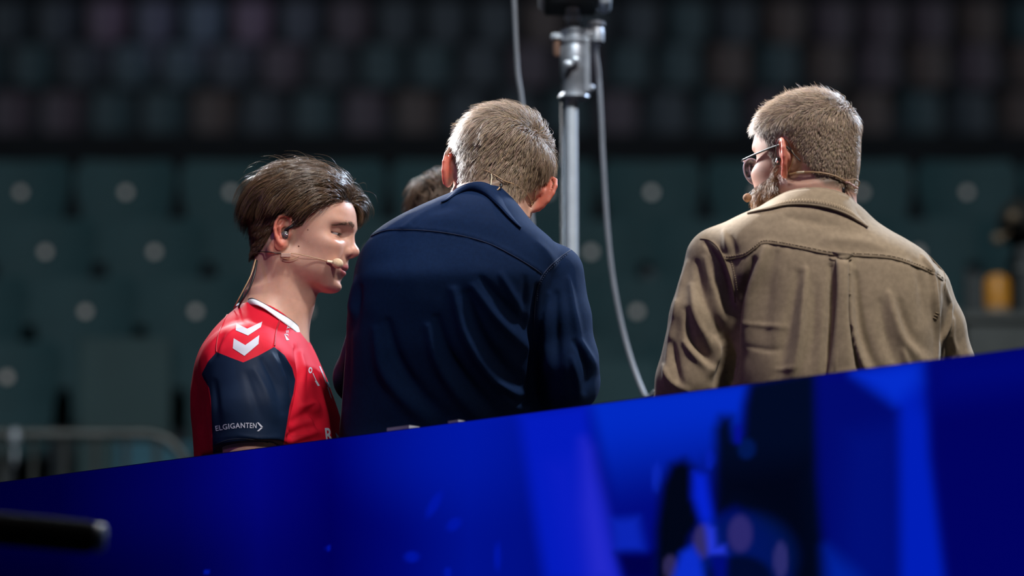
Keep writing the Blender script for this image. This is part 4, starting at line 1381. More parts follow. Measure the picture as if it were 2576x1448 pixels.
hair_obj('eyelashes', RED, [strands_mesh(Hs, np.tile(HR[:, 2], (len(Hs), 1)), np.full(len(Hs), 0.00022), np.tile((0.03, 0.02, 0.015), (len(Hs), 1)))], hmR)

# jersey
jersey_mat = bpy.data.materials.new('jersey_knit'); jersey_mat.use_nodes = True
def thresh_mix(nt, layers, base):
    """colour layers picked by signed-distance attributes (negative = inside)"""
    src = None; prev = tuple(base) + (1,)
    for name, col in layers:
        a = nt.nodes.new('ShaderNodeAttribute'); a.attribute_name = name
        mr = nt.nodes.new('ShaderNodeMapRange'); mr.inputs['From Min'].default_value = 0.6; mr.inputs['From Max'].default_value = -0.6
        nt.links.new(a.outputs['Fac'], mr.inputs['Value'])
        mx = nt.nodes.new('ShaderNodeMix'); mx.data_type = 'RGBA'
        nt.links.new(mr.outputs['Result'], mx.inputs['Factor'])
        if src is None: mx.inputs['A'].default_value = prev
        else: nt.links.new(src, mx.inputs['A'])
        mx.inputs['B'].default_value = tuple(col) + (1,)
        src = mx.outputs['Result']
    return src
nt = jersey_mat.node_tree; pb = nt.nodes['Principled BSDF']
pb.inputs['Roughness'].default_value = 0.62; pb.inputs['Specular IOR Level'].default_value = 0.12
src = thresh_mix(nt, [('navy', (0.0050, 0.0145, 0.040))], (0.60, 0.010, 0.030))
tc = nt.nodes.new('ShaderNodeTexCoord'); nz = nt.nodes.new('ShaderNodeTexVoronoi'); nz.inputs['Scale'].default_value = 26
nt.links.new(tc.outputs['Object'], nz.inputs['Vector'])
mr = nt.nodes.new('ShaderNodeMapRange'); mr.inputs['To Min'].default_value = 0.86; mr.inputs['To Max'].default_value = 1.08
nt.links.new(nz.outputs['Color'], mr.inputs['Value'])
sc_ = nt.nodes.new('ShaderNodeVectorMath'); sc_.operation = 'SCALE'
nt.links.new(src, sc_.inputs[0]); nt.links.new(mr.outputs['Result'], sc_.inputs['Scale']); nt.links.new(sc_.outputs['Vector'], pb.inputs['Base Color'])
sj = Shape()
sj.loft(rrows, 0.03, 2.3, yawR)
for arm in (armR, armRf):
    hem = arm[1] + (arm[2] - arm[1]) * 0.50
    sj.cone(arm[0], arm[1], 0.078, 0.071, 0.035)
    sj.cone(arm[1], hem, 0.071, 0.064, 0.01)
ca_, sa_ = math.cos(0.45), math.sin(0.45)
sj.ell(W(693, 768, DR), (0.076, 0.066, 0.042), 0.006, rot=np.array([[ca_, 0, sa_], [0, 1, 0], [-sa_, 0, ca_]]), cut=True)
hz = W(625, 1121, 7.40)[2]
def below_hem(X, Y, Z):
    m = np.maximum(np.abs(X - armR[1][0]) - 0.085, np.abs(np.abs(Y - (armR[1][1] + armRf[1][1]) / 2) - 0.20) - 0.085)
    return np.maximum(np.maximum(m, Z - (hz + 0.06 * (X - armR[1][0]))), -(Z - (hz - 0.20)))
sj.fn(below_hem, np.array([armR[1][0] - 0.10, armR[1][1] - 0.12, hz - 0.2]), np.array([armR[1][0] + 0.10, armRf[1][1] + 0.12, hz + 0.01]), 0.006, cut=True)
jf = [
 ([(660, 905), (690, 960), (712, 1030)], -3.5, 9), ([(682, 890), (712, 950), (726, 1010)], 3.5, 8), ([(700, 885), (728, 945), (733, 990)], -3, 6),
 ([(640, 930), (668, 985), (690, 1050)], 2.5, 10), ([(620, 940), (640, 1000), (660, 1060)], -2, 10),
 ([(742, 880), (752, 940), (748, 1000), (730, 1080)], -7, 10, 1), ([(757, 890), (768, 950), (766, 1020)], 4, 8), ([(775, 930), (770, 1000), (772, 1020)], -3.5, 8),
 ([(766, 1020), (790, 1015), (800, 1040)], 4.5, 8), ([(745, 1060), (775, 1040), (795, 1050), (800, 1085)], -5, 12), ([(780, 1050), (790, 1075), (800, 1090)], 4, 8),
 ([(735, 1110), (765, 1095), (800, 1085)], 4, 9), ([(724, 1100), (760, 1080), (790, 1076)], -3, 9), ([(810, 960), (822, 1010), (838, 1080)], -2.5, 8), ([(800, 950), (812, 1000), (826, 1060)], 2.5, 8),
 ([(530, 900), (545, 870), (560, 845)], -3, 9), ([(552, 890), (562, 862), (585, 835)], 2.5, 8), ([(540, 960), (545, 1020), (548, 1080)], -2.5, 9),
 ([(515, 960), (522, 1020), (530, 1090)], -4, 10, -1), ([(600, 1095), (650, 1103), (700, 1100)], 1.5, 4), ([(548, 1108), (600, 1103), (660, 1108), (705, 1112)], -1.3, 3.0)]
jer, vJ, FJ, bvJ = cloth(RED, 'jersey', sj, jersey_mat, 0.0032, [(q[0], q[1] * 1.5) + tuple(q[2:]) for q in jf], (0.0007, 24), 4)
uvJ = PX(vJ)
navy_poly = [(545, 885), (580, 899), (612, 911), (650, 894), (690, 872), (716, 893), (735, 925), (743, 955), (738, 990), (729, 1020), (723, 1060), (716, 1100), (708, 1150), (708, 1300), (540, 1300), (536, 1140), (533, 1060), (530, 1000), (526, 975), (512, 952), (507, 940), (524, 908)]
sdn = poly_sdf(uvJ, navy_poly)
farside = vJ[:, 1] > DR - 0.02
sdn = np.where(farside, 50.0, sdn)
dfar = np.linalg.norm((vJ - armRf[0])[:, [0, 1]], axis=1) - 0.075
sdn = np.where(vJ[:, 1] > DR + 0.06, np.maximum(dfar * 1400, (vJ[:, 2] - armRf[0][2] - 0.02) * 1400), sdn)
attr(jer.data, 'navy', sdn)

# white neckband with navy edge
def band(parent, name, top_px, bot_px, Dt, mat, thick=0.002, n=60, lift=0.0):
    """strip between two photo lines lying round a neck; Dt = distances along the strip"""
    t = np.array(spline(np.asarray([(p[0], p[1], d) for p, d in zip(top_px, Dt[0])], float), n))
    b = np.array(spline(np.asarray([(p[0], p[1], d) for p, d in zip(bot_px, Dt[1])], float), n))
    A_ = np.array([W(*q) for q in t]); B_ = np.array([W(*q) for q in b])
    K = 7
    V = np.concatenate([A_ + (B_ - A_) * k / (K - 1) + np.array([0, -1, 0]) * math.sin(math.pi * k / (K - 1)) * 0.0025 for k in range(K)])
    q = np.array([(k * n + i, k * n + i + 1, (k + 1) * n + i + 1, (k + 1) * n + i) for k in range(K - 1) for i in range(n - 1)])
    o = obj(name, mesh_np(name, V, q), mat, parent)
    m = o.modifiers.new('thickness', 'SOLIDIFY'); m.thickness = thick; m.offset = 0
    return o, A_, B_
rib_white = pmat('white_rib', (0.72, 0.76, 0.84), 0.7, noise=0.05, bump=0.2, bscale=700)
rib_navy = pmat('navy_rib', (0.006, 0.012, 0.035), 0.7, noise=0.1)
ctop = [(604, 762), (619, 757), (634, 751), (663, 764), (695, 783), (730, 804), (751, 823), (761, 840)]
cbot = [(590, 771), (612, 768), (636, 766), (663, 775), (701, 802), (733, 826), (752, 843), (763, 856)]
dt = [7.64, 7.58, 7.54, 7.525, 7.52, 7.535, 7.56, 7.60]
db = [7.64, 7.575, 7.53, 7.51, 7.505, 7.52, 7.55, 7.60]
nbnd, At, Bt = band(jer, 'neckband', ctop, cbot, (dt, db), rib_white)
MB().tube(list(At), 0.0016, 8).build('neckband_edge', rib_navy, jer, True)
# the far half of the neckband, behind the neck
mir = lambda P: np.stack([P[:, 0], 2 * DR + 0.08 - P[:, 1], P[:, 2]], 1)
V = np.concatenate([mir(At), mir(Bt)]); n = len(At)
o = obj('neckband', mesh_np('neckband', V, np.array([(i, i + 1, n + i + 1, n + i) for i in range(n - 1)])), rib_white, jer)
o.modifiers.new('thickness', 'SOLIDIFY').thickness = 0.002
MB().tube(list(mir(At)), 0.0016, 8).build('neckband_edge', rib_navy, jer, True)
# seams
red_seam = pmat('red_seam', (0.36, 0.006, 0.02), 0.6, noise=0.1)
seam(jer, bvJ, [(588, 772), (570, 795), (552, 835), (545, 868), (545, 885)], red_seam, 0.0013)
seam(jer, bvJ, [(703, 806), (694, 835), (690, 870)], red_seam, 0.0016)
navy_seam = pmat('navy_seam', (0.004, 0.010, 0.028), 0.6, noise=0.1)
seam(jer, bvJ, [(543, 1116), (580, 1105), (630, 1104), (680, 1113), (710, 1120)], navy_seam, 0.0007)

# prints on the jersey
print_white = pmat('white_print', (0.50, 0.52, 0.63), 0.6, noise=0.03)
print_blue = pmat('pale_blue_print', (0.30, 0.55, 0.75), 0.5, noise=0.03)
def lay(parent, bv, name, polys, mat, lift=0.0007, cell=2.2):
    """flat print laid on the cloth; polys = closed outlines in photo pixels"""
    bm = bmesh.new()
    for poly in polys:
        vs_ = [bm.verts.new((x, y, 0)) for x, y in poly]
        bm.faces.new(vs_)
    bmesh.ops.triangulate(bm, faces=bm.faces[:])
    for _ in range(4):
        e = [e for e in bm.edges if e.calc_length() > cell]
        if not e: break
        bmesh.ops.subdivide_edges(bm, edges=e, cuts=1)
        bmesh.ops.triangulate(bm, faces=bm.faces[:])
    kill = []
    for v in bm.verts:
        h = hit(bv, v.co.x, v.co.y, lift)
        if h is None or h[1] > 8.0: kill.append(v)
        else: v.co = h
    bmesh.ops.delete(bm, geom=kill, context='VERTS')
    me = bpy.data.meshes.new(name); bm.to_mesh(me); bm.free()
    return obj(name, me, mat, parent)
def glyphs(txt, bold=0.0):
    cu = bpy.data.curves.new('txt', 'FONT'); cu.body = txt; cu.offset = bold; cu.resolution_u = 3; cu.space_character = 1.08
    o = bpy.data.objects.new('txt', cu); COL.objects.link(o)
    bpy.context.view_layer.update()
    me = o.to_mesh()
    vs_ = np.array([v.co[:2] for v in me.vertices]); fs_ = [list(p.vertices) for p in me.polygons]
    o.to_mesh_clear(); bpy.data.objects.remove(o); bpy.data.curves.remove(cu)
    return vs_, fs_
def lay_text(parent, bv, name, txt, path, hgt, mat, bold=0.0, lift=0.0007, slant=0.0):
    """lettering whose baseline follows the photo line `path`"""
    vs_, fs_ = glyphs(txt, bold)
    x0, x1 = vs_[:, 0].min(), vs_[:, 0].max(); y0, y1 = vs_[:, 1].min(), vs_[:, 1].max()
    pl = np.array(spline(path, 60))
    out = []
    for x, y in vs_:
        t = (x - x0) / (x1 - x0) * 59; i = min(int(t), 58); f = t - i
        p = pl[i] * (1 - f) + pl[i + 1] * f
        tg = pl[i + 1] - pl[i]; tg = tg / np.linalg.norm(tg); up = np.array([tg[1], -tg[0]])
        out.append(p + up * (y - y0) / (y1 - y0) * hgt + tg * slant * (y - y0) / (y1 - y0) * hgt)
    out = np.array(out)
    return lay(parent, bv, name, [[tuple(out[i]) for i in f] for f in fs_], mat, lift)
lay(jer, bvJ, 'chevron_print', [[(595, 814), (622, 827), (624, 844), (593, 831)], [(622, 827), (660, 809), (656, 823), (624, 844)]], print_white)
lay(jer, bvJ, 'chevron_print', [[(588, 851), (617, 868), (615, 895), (586, 876)], [(617, 868), (652, 843), (650, 865), (615, 895)]], print_white)
lay_text(jer, bvJ, 'sleeve_lettering', 'ELGIGANTEN', [(544, 1084), (580, 1078), (615, 1076), (645, 1077)], 13.5, print_white, 0.012)
lay(jer, bvJ, 'arrow_print', [[(646, 1062), (650, 1062), (661, 1073), (656, 1074)]], print_white)
lay(jer, bvJ, 'arrow_print', [[(656, 1075), (661, 1075), (651, 1084), (646, 1084)]], print_white)
lay(jer, bvJ, 'collar_print', [[(714, 839), (727, 855), (720, 856)]], print_white)
lay_text(jer, bvJ, 'collar_lettering', 'JST', [(724, 846), (731, 820)], 8, print_white, 0.01)
ring = [(780 + 5 * math.cos(a) , 931 + 8 * math.sin(a)) for a in np.linspace(0, 2 * math.pi, 17)[:-1]]
for k in range(16):
    a, b = ring[k], ring[(k + 1) % 16]
    ci = np.array([780.5, 931.0])
    a2 = tuple(ci + (np.array(a) - ci) * 0.5); b2 = tuple(ci + (np.array(b) - ci) * 0.5)
    if k == 0: polys = []
    polys.append([a, b, b2, a2])
lay(jer, bvJ, 'badge_print', polys + [[(785, 938), (787, 938), (796, 958), (794, 958)], [(791, 958), (796, 957), (804, 970), (799, 971)]], print_white)
lay(jer, bvJ, 'chest_print', [[(802, 921), (805, 921), (822, 962), (819, 963)], [(822, 972), (826, 976), (834, 1002), (831, 1000)]], print_white)
lay(jer, bvJ, 'chest_print', [[(820, 962), (824, 960), (832, 974), (826, 974)]], print_blue)
lay_text(jer, bvJ, 'chest_lettering', 'R', [(820, 1112), (838, 1110)], 36, print_white, 0.02)
lay(jer, bvJ, 'chest_lettering', [[(843, 1087), (851, 1096), (853, 1106), (848, 1108)]], print_white)
legs(RED, RED.location[0] - 0.05, DR, 1.78, body_yaw - 22)

# ------------------------------------------------------------------ man in the navy shirt, seen from behind
DN = 7.35
NAVY = empty('person', (W(1180, 900, DN)[0], DN, ZF), 'man in dark navy shirt with short ash-blond hair, seen from behind, head bowed', 'person', 'people on the studio platform')
HN = rotm(look(5, -20), math.radians(17))
HNsc = 1.06
HNpos = W(1248, 452, DN + 0.03) - HN @ (np.array([-0.008, 0, 0.011]) * HNsc)
hn = lambda x, y, z: HN @ (np.array([x, y, z]) * HNsc) + HNpos
sn = Shape(); sn.frame(HN, HNpos, HNsc)
nsc = head_ops(sn, ear_flare=(0.85, 0.55), eyes=False, es=1.12)
sn.frame()
scalpN = Shape(); scalpN.ops = sn.ops[:nsc]; nhd = len(sn.ops)
nrows = [row(v, a, b, D, d) for v, a, b, D, d in (
    (478, 1165, 1262, 7.33, .05), (495, 1118, 1284, 7.33, .065), (522, 1058, 1308, 7.33, .085), (548, 1004, 1328, 7.335, .10), (574, 960, 1350, 7.34, .112), (600, 930, 1384, 7.345, .12),
    (630, 910, 1410, 7.35, .126), (665, 899, 1414, 7.35, .13), (720, 887, 1398, 7.35, .135), (790, 875, 1384, 7.375, .138), (900, 869, 1372, 7.415, .138), (1000, 861, 1366, 7.46, .138), (1100, 853, 1362, 7.50, .138), (1300, 850, 1362, 7.54, .138), (1420, 850, 1362, 7.54, .138))]
nbN = W(1228, 575, DN + 0.005)
sn.cone(hn(-0.022, 0, -0.01), nbN, 0.056, 0.066, 0.03)
sn.cone(hn(0.010, 0, -0.05), W(1240, 590, DN + 0.05), 0.045, 0.055, 0.02)
scalpN.ops = scalpN.ops + sn.ops[nhd:nhd + 1]
sn.loft(shrink(nrows, 0.016), 0.03)
aN = [W(1392, 690, 7.36), W(1410, 800, 7.36), W(1426, 905, 7.37), W(1432, 960, 7.39)]
fN = [W(1432, 960, 7.39), aN[3] + np.array([-0.06, 0.24, -0.05])]
aL = [W(990, 690, 7.38), W(960, 800, 7.50), W(912, 950, 7.62)]
fL = [aL[2], aL[2] + np.array([0.08, 0.22, -0.06])]
for ch, rr in ((aN, [0.045, 0.042, 0.040, 0.038]), (fN, [0.038, 0.028]), (aL, [0.05, 0.046, 0.04]), (fL, [0.038, 0.028])):
    sn.chain(ch, rr, 0.015)
hipN = np.array([NAVY.location[0] - 0.04, DN + 0.16, 1.82])
sn.ell(hipN, (0.16, 0.12, 0.12), 0.03)
for k in (-0.09, 0.09):
    sn.cone(hipN + (k, 0, -0.05), (hipN[0] + k, hipN[1], ZF + 0.09), 0.07, 0.04, 0.03)
nx_ = [-0.12, -0.080, -0.062, -0.050, -0.036, -0.020, -0.008, 0.012, 0.018, 0.026, 0.050, 0.070, 0.088, 0.12]
nz_l = [-0.064, -0.064, -0.056, -0.042, -0.014, 0.030, 0.050, 0.046, 0.010, 0.012, 0.060, 0.070, 0.082, 0.092]
def navy_mask(h):
    x, y, z = h.T
    return sm((z - np.interp(x, nx_, nz_l)) / 0.012) * (x < 0.104)
skinN = skin_mat('skin_fair', 0.4, 0.5)
bodyN, vN, FN = make_body(NAVY, sn, HNpos, ZF + 0.04, 0.0022, skinN, HN, HNsc, dict(ear_red=0.9, stubble=0.6, lips=False, scalp_col=(0.17, 0.12, 0.085)), (0.56, 0.33, 0.25),
                          lambda h: navy_mask(h) * 0.85, fz=(-0.15, 0.155), half=0.135, hands=[(fN[1], (-0.2, 1, -0.1), (0, 0.1, 1), 1), (fL[1], (0.2, 1, -0.1), (0, 0.1, 1), -1)])
whorlN = np.array([-0.060, -0.046, 0.088])
def navy_dir(h, t, g):
    x, y, z = h.T
    d = h - whorlN
    d = d / (np.linalg.norm(d, axis=1, keepdims=True) + 0.004)
    comb = np.stack([0.55 + 0 * x, 0.75 + 0 * y, 0.15 + 0 * z], 1)       # swept to his left and forward on top
    down = np.stack([0.15 + 0 * x, 0.06 + 0 * y, -1.0 + 0 * z], 1)
    a = sm((z - 0.055) / 0.05)[:, None]
    return d * 0.9 + comb * a * 0.9 + down * (1 - a) * 1.2
def navy_len(h):
    x, y, z = h.T
    return 0.018 + 0.026 * sm((z - 0.02) / 0.08)
def navy_lift(h):
    x, y, z = h.T
    return 0.006 + 0.013 * sm((z + 0.01) / 0.09) + 0.010 * sm((z - 0.07) / 0.05)
hmN = hair_mat('hair_ash_blond', 0.42)
NC = (0.275, 0.195, 0.135)
parts = [hair_batch(scalpN, HN, HNpos, HNsc, 20000, navy_mask, 31, navy_len, navy_lift, navy_dir, 6, 0.00034, NC, clump=0.5, nclump=1700, jitter=0.35, stick=0.35)]
tuft = lambda h: navy_mask(h) * sm((h[:, 2] - 0.085) / 0.02)
parts.append(hair_batch(scalpN, HN, HNpos, HNsc, 900, tuft, 32, lambda h: 0.040 + 0 * h[:, 0], lambda h: 0.026 + 0 * h[:, 0], navy_dir, 6, 0.00036, NC, clump=0.75, nclump=80, jitter=0.5, stick=0.15))
hair_obj('hair', NAVY, parts, hmN)
# short beard along the jaw
bm_ = lambda h: sm((0.004 - h[:, 2]) / 0.01) * sm((h[:, 0] - 0.022) / 0.01) * (h[:, 2] > -0.085)
sk = Shape(); sk.ops = sn.ops[:nsc]
pb_ = hair_batch(sk, HN, HNpos, HNsc, 2600, bm_, 33, lambda h: 0.010 + 0 * h[:, 0], lambda h: 0.006 + 0 * h[:, 0], lambda h, t, g: np.tile((0.5, 0, -0.8), (len(h), 1)), 3, 0.0003, (0.12, 0.08, 0.055), jitter=0.4, stick=0.2)
hair_obj('beard', NAVY, [pb_], hmN)

# shirt
navy_cloth = pmat('navy_cotton', (0.0040, 0.0175, 0.064), 0.80, spec=0.12, noise=0.10, nscale=160, bump=0.25, bscale=1500)
ss = Shape()
ss.loft(nrows, 0.03, 2.4)
ss.chain(aN, [0.054, 0.052, 0.053, 0.053], 0.012)
ss.chain(fN, [0.053, 0.042], 0.01)
ss.chain(aL, [0.058, 0.054, 0.050], 0.03)
ss.chain(fL, [0.052, 0.042], 0.01)
nf = [
 ([(1190, 720), (1250, 800), (1300, 850), (1335, 880)], 5, 13), ([(1210, 700), (1275, 775), (1330, 830)], -4, 12), ([(1260, 690), (1300, 760), (1325, 800)], 3.5, 11),
 ([(1140, 730), (1165, 830), (1215, 920), (1275, 985), (1320, 1030)], 7, 15), ([(1175, 740), (1205, 830), (1255, 910), (1320, 975)], -6, 15),
 ([(1075, 820), (1100, 910), (1150, 990), (1215, 1060)], 6.5, 15), ([(1100, 800), (1130, 890), (1185, 970), (1250, 1040)], -6, 15),
 ([(945, 830), (960, 920), (1005, 990), (1075, 1060)], 6, 17), ([(975, 810), (1000, 900), (1050, 980), (1120, 1050)], -5.5, 16),
 ([(1255, 960), (1300, 985), (1335, 985)], 4, 9), ([(1270, 990), (1300, 1010), (1335, 1005)], -4, 9),
 ([(1320, 700), (1318, 780), (1330, 850)], -3, 10), ([(1352, 720), (1343, 800), (1342, 900), (1336, 1000)], -9, 9), ([(1380, 740), (1372, 830), (1378, 930)], 4, 11), ([(1400, 740), (1400, 830), (1402, 930)], -4, 11),
 ([(1430, 700), (1446, 790), (1462, 880)], 4, 9), ([(1445, 860), (1466, 900), (1478, 945), (1470, 980)], -6, 9), ([(1462, 860), (1490, 910), (1498, 930)], 4, 9), ([(1440, 900), (1452, 950), (1462, 1000)], 4, 9),
 ([(890, 700), (882, 760), (890, 800)], 4, 9), ([(905, 720), (896, 790), (888, 830)], -4, 9), ([(880, 830), (876, 920), (868, 1020)], -3, 8),
 ([(1040, 560), (1090, 530), (1140, 515)], -3, 10), ([(1010, 575), (1060, 545), (1105, 520)], 2.5, 9), ([(1350, 610), (1380, 640), (1400, 680)], 2.5, 12)]
yokeN = [(898, 632), (925, 600), (960, 582), (1000, 577), (1080, 580), (1160, 592), (1230, 612), (1290, 642), (1340, 672), (1362, 688)]
def yoke_step(pl, h, w):
    def f(v, n):
        uv = PX(v)
        d, t, side = poly_dist(uv, np.array(spline(np.asarray(pl, float), 60)))
        m = (n[:, 1] < 0.3)
        return np.where(m, h * np.where(side < 0, np.exp(-(d / w) ** 2), -0.6 * np.exp(-(d / (w * 0.6)) ** 2)), 0)
    return f
shN, vS, FS, bvN = cloth(NAVY, 'shirt', ss, navy_cloth, 0.0033, [(q[0], q[1] * 1.4) + tuple(q[2:]) for q in nf], (0.0009, 18), 7, extra=yoke_step(yokeN, 0.0013, 10))
navy_seam_m = pmat('navy_thread', (0.005, 0.016, 0.058), 0.8, noise=0.1)
seam(shN, bvN, yokeN, navy_seam_m, 0.0008, 0.0003, 'yoke_seam')
armhole = [(1436, 628), (1405, 650), (1378, 675), (1358, 705), (1347, 750), (1343, 820), (1342, 880)]
seam(shN, bvN, armhole, navy_seam_m, 0.0011, 0.0, 'armhole_seam')
stitches(shN, bvN, [(1426, 640), (1395, 665), (1372, 690), (1355, 722), (1350, 760)], navy_seam_m, 6.0, (0.001, 0.0008))
# collar
fold = [(1122, 503), (1133, 490), (1152, 474), (1182, 462), (1214, 460), (1242, 473), (1270, 505), (1297, 543), (1316, 566)]
leaf = [(1110, 508), (1126, 501), (1150, 486), (1184, 476), (1218, 486), (1250, 513), (1278, 543), (1298, 562), (1310, 572)]
Dfold = [7.31, 7.29, 7.27, 7.262, 7.262, 7.265, 7.275, 7.29, 7.31]
Dleaf = [7.28, 7.26, 7.24, 7.228, 7.224, 7.228, 7.238, 7.258, 7.28]
Dleaf = on_cloth(bvN, leaf, Dleaf)
col, A1, B1 = band(shN, 'collar', fold, leaf, (Dfold, Dleaf), navy_cloth, 0.0028)
base_l = [(u, v + 20) for u, v in fold]
band(shN, 'collar_stand', [(u, v + 1.5) for u, v in fold], base_l, ([d + 0.004 for d in Dfold], [d + 0.006 for d in Dfold]), navy_cloth, 0.0028)
MB().tube(list(A1), 0.0019, 8).build('collar_fold', navy_cloth, shN, True)
MB().tube(list(B1), 0.0014, 8).build('collar_edge', navy_cloth, shN, True)
legs(NAVY, hipN[0] + 0.05, hipN[1], 1.80, 5)

# ------------------------------------------------------------------ man hidden behind the navy shirt: only his hair shows
DF = 8.15
FAR = empty('person', (W(1090, 900, DF)[0], DF, ZF), 'person behind the navy shirt, only tousled brown hair showing', 'person', 'people on the studio platform')
HF = rotm(look(-60, -22), math.radians(-6))
HFpos = W(1118, 592, DF)
sf = Shape(); sf.frame(HF, HFpos, 0.97)
nsc = head_ops(sf, eyes=False); sf.frame()
scalpF = Shape(); scalpF.ops = sf.ops[:nsc]
hf = lambda x, y, z: HF @ (np.array([x, y, z]) * 0.97) + HFpos
frows = [row(v + 60, a + 20, b + 20, DF, d) for v, a, b, d in ((660, 1020, 1110, .05), (690, 960, 1160, .09), (740, 900, 1230, .11), (800, 880, 1250, .12), (1000, 880, 1240, .12), (1400, 880, 1240, .12))]
sf.cone(hf(-0.02, 0, -0.01), W(1084, 765, DF), 0.055, 0.06, 0.03)
sf.loft(shrink(frows, 0.014), 0.03)
hipF = np.array([FAR.location[0], DF, 1.80])
sf.ell(hipF, (0.16, 0.12, 0.12), 0.03)
armsF = []
for k in (-1, 1):
    sf.cone(hipF + (k * 0.09, 0, -0.05), (hipF[0] + k * 0.09, DF, ZF + 0.09), 0.07, 0.04, 0.03)
    sh_ = W(1085 + k * 120, 840, DF); el = sh_ + np.array([k * 0.03, 0.02, -0.29]); wr = el + np.array([-k * 0.05, 0.2, 0.02])
    armsF.append([sh_, el, wr])
    sf.chain([sh_, el, wr], [0.05, 0.04, 0.028], 0.015)
def far_mask(h): return red_mask(h)
bodyF, _, _ = make_body(FAR, sf, HFpos, ZF + 0.04, 0.0035, skinN, HF, 0.97, dict(ear_red=0.5, stubble=0.3, lips=False, scalp_col=(0.10, 0.07, 0.05)), (0.55, 0.33, 0.25), far_mask, fz=(-0.15, 0.155), half=0.135)
def far_dir(h, t, g):
    d = h - np.array([-0.05, 0, 0.11]); d /= np.linalg.norm(d, axis=1, keepdims=True) + 0.004
    return d + np.array([0.7, 0, -0.2])
pf = hair_batch(scalpF, HF, HFpos, 0.97, 6500, far_mask, 41, lambda h: 0.035 + 0.02 * sm((h[:, 2] - 0.04) / 0.06), lambda h: 0.008 + 0.020 * sm((h[:, 2] - 0.02) / 0.08), far_dir, 6, 0.0006, (0.105, 0.066, 0.044), clump=0.7, nclump=260, jitter=0.5, stick=0.3)
hair_obj('hair', FAR, [pf], hair_mat('hair_tousled_brown', 0.45))
sfs = Shape(); sfs.loft(frows, 0.03, 2.3)
for ch in armsF: sfs.chain(ch, [0.06, 0.052, 0.042], 0.02)
cloth(FAR, 'pullover', sfs, pmat('charcoal_wool', (0.02, 0.02, 0.024), 0.9, noise=0.15, nscale=80, bump=0.2), 0.008, (), (0.001, 18), 9)
legs(FAR, hipF[0], DF, 1.80, 10)

# ------------------------------------------------------------------ bearded man in the tan overshirt, on the right
DT = 7.15
TAN = empty('person', (W(2090, 900, DT)[0], DT, ZF), 'bearded man with glasses in tan overshirt, seen from behind, looking left', 'person', 'people on the studio platform')
HT = rotm(look(42, -4), math.radians(0))
HTsc = 1.005
eT = W(1973, 396, DT - 0.05)
HTpos = eT - HT @ (np.array([-0.008, 0.080, 0.011]) * HTsc)
ht = lambda x, y, z: HT @ (np.array([x, y, z]) * HTsc) + HTpos
st = Shape(); st.frame(HT, HTpos, HTsc)
nsc = head_ops(st, ear_flare=(0.15, 0.66), es=1.05)
st.frame()
scalpT = Shape(); scalpT.ops = st.ops[:nsc]; nhd = len(st.ops)
trows = [row(v, a, b, D, d) for v, a, b, D, d in (
    (492, 1992, 2112, 7.14, .055), (512, 1950, 2150, 7.14, .07), (536, 1885, 2178, 7.14, .085), (560, 1828, 2200, 7.145, .098), (580, 1795, 2226, 7.15, .106), (604, 1774, 2266, 7.15, .112), (640, 1766, 2330, 7.15, .120),
    (700, 1786, 2366, 7.15, .128), (760, 1812, 2370, 7.15, .132), (850, 1822, 2362, 7.15, .136), (950, 1826, 2360, 7.15, .138), (1100, 1830, 2366, 7.16, .138), (1300, 1834, 2370, 7.17, .138), (1420, 1834, 2370, 7.17, .138))]
st.cone(ht(-0.024, 0, -0.01), W(2062, 560, DT), 0.054, 0.064, 0.03)
st.cone(ht(0.012, 0, -0.05), W(2050, 580, DT + 0.04), 0.044, 0.055, 0.02)
scalpT.ops = scalpT.ops + st.ops[nhd:nhd + 1]
st.loft(shrink(trows, 0.016), 0.03)
tL = [W(1802, 655, 7.15), W(1768, 800, 7.14), W(1738, 960, 7.15), W(1728, 1040, 7.17)]
tLf = [tL[3], tL[3] + np.array([0.08, 0.22, -0.03])]
tR = [W(2330, 730, 7.18), W(2358, 820, 7.21), W(2382, 930, 7.24), W(2390, 1010, 7.26)]
tRf = [tR[3], tR[3] + np.array([-0.10, 0.20, -0.03])]
for ch, rr in ((tL, [0.046, 0.044, 0.042, 0.04]), (tLf, [0.04, 0.028]), (tR, [0.042, 0.04, 0.04, 0.038]), (tRf, [0.038, 0.028])):
    st.chain(ch, rr, 0.015)
hipT = np.array([TAN.location[0], DT + 0.02, 1.78])
st.ell(hipT, (0.16, 0.12, 0.12), 0.03)
for k in (-0.09, 0.09):
    st.cone(hipT + (k, 0, -0.05), (hipT[0] + k, hipT[1], ZF + 0.09), 0.07, 0.04, 0.03)
tx_ = [-0.12, -0.080, -0.062, -0.050, -0.036, -0.022, -0.010, 0.014, 0.018, 0.026, 0.040, 0.060, 0.080, 0.12]
tz_l = [-0.056, -0.056, -0.050, -0.036, -0.004, 0.030, 0.048, 0.044, 0.000, 0.000, 0.058, 0.072, 0.082, 0.090]
def tan_mask(h):
    x, y, z = h.T
    return sm((z - np.interp(x, tx_, tz_l)) / 0.014) * (x < 0.100)
skinT = skin_mat('skin_ruddy', 0.4, 0.5)
bodyT, vT, FT = make_body(TAN, st, HTpos, ZF + 0.04, 0.0020, skinT, HT, HTsc, dict(ear_red=0.7, stubble=0.35, scalp_col=(0.15, 0.105, 0.075)), (0.56, 0.335, 0.26),
                          lambda h: tan_mask(h) * 0.92, fz=(-0.15, 0.145), half=0.142, hands=[(tLf[1], (0.2, 1, -0.1), (0, 0.1, 1), -1), (tRf[1], (-0.2, 1, -0.1), (0, 0.1, 1), 1)])
whorlT = np.array([-0.055, -0.030, 0.105])
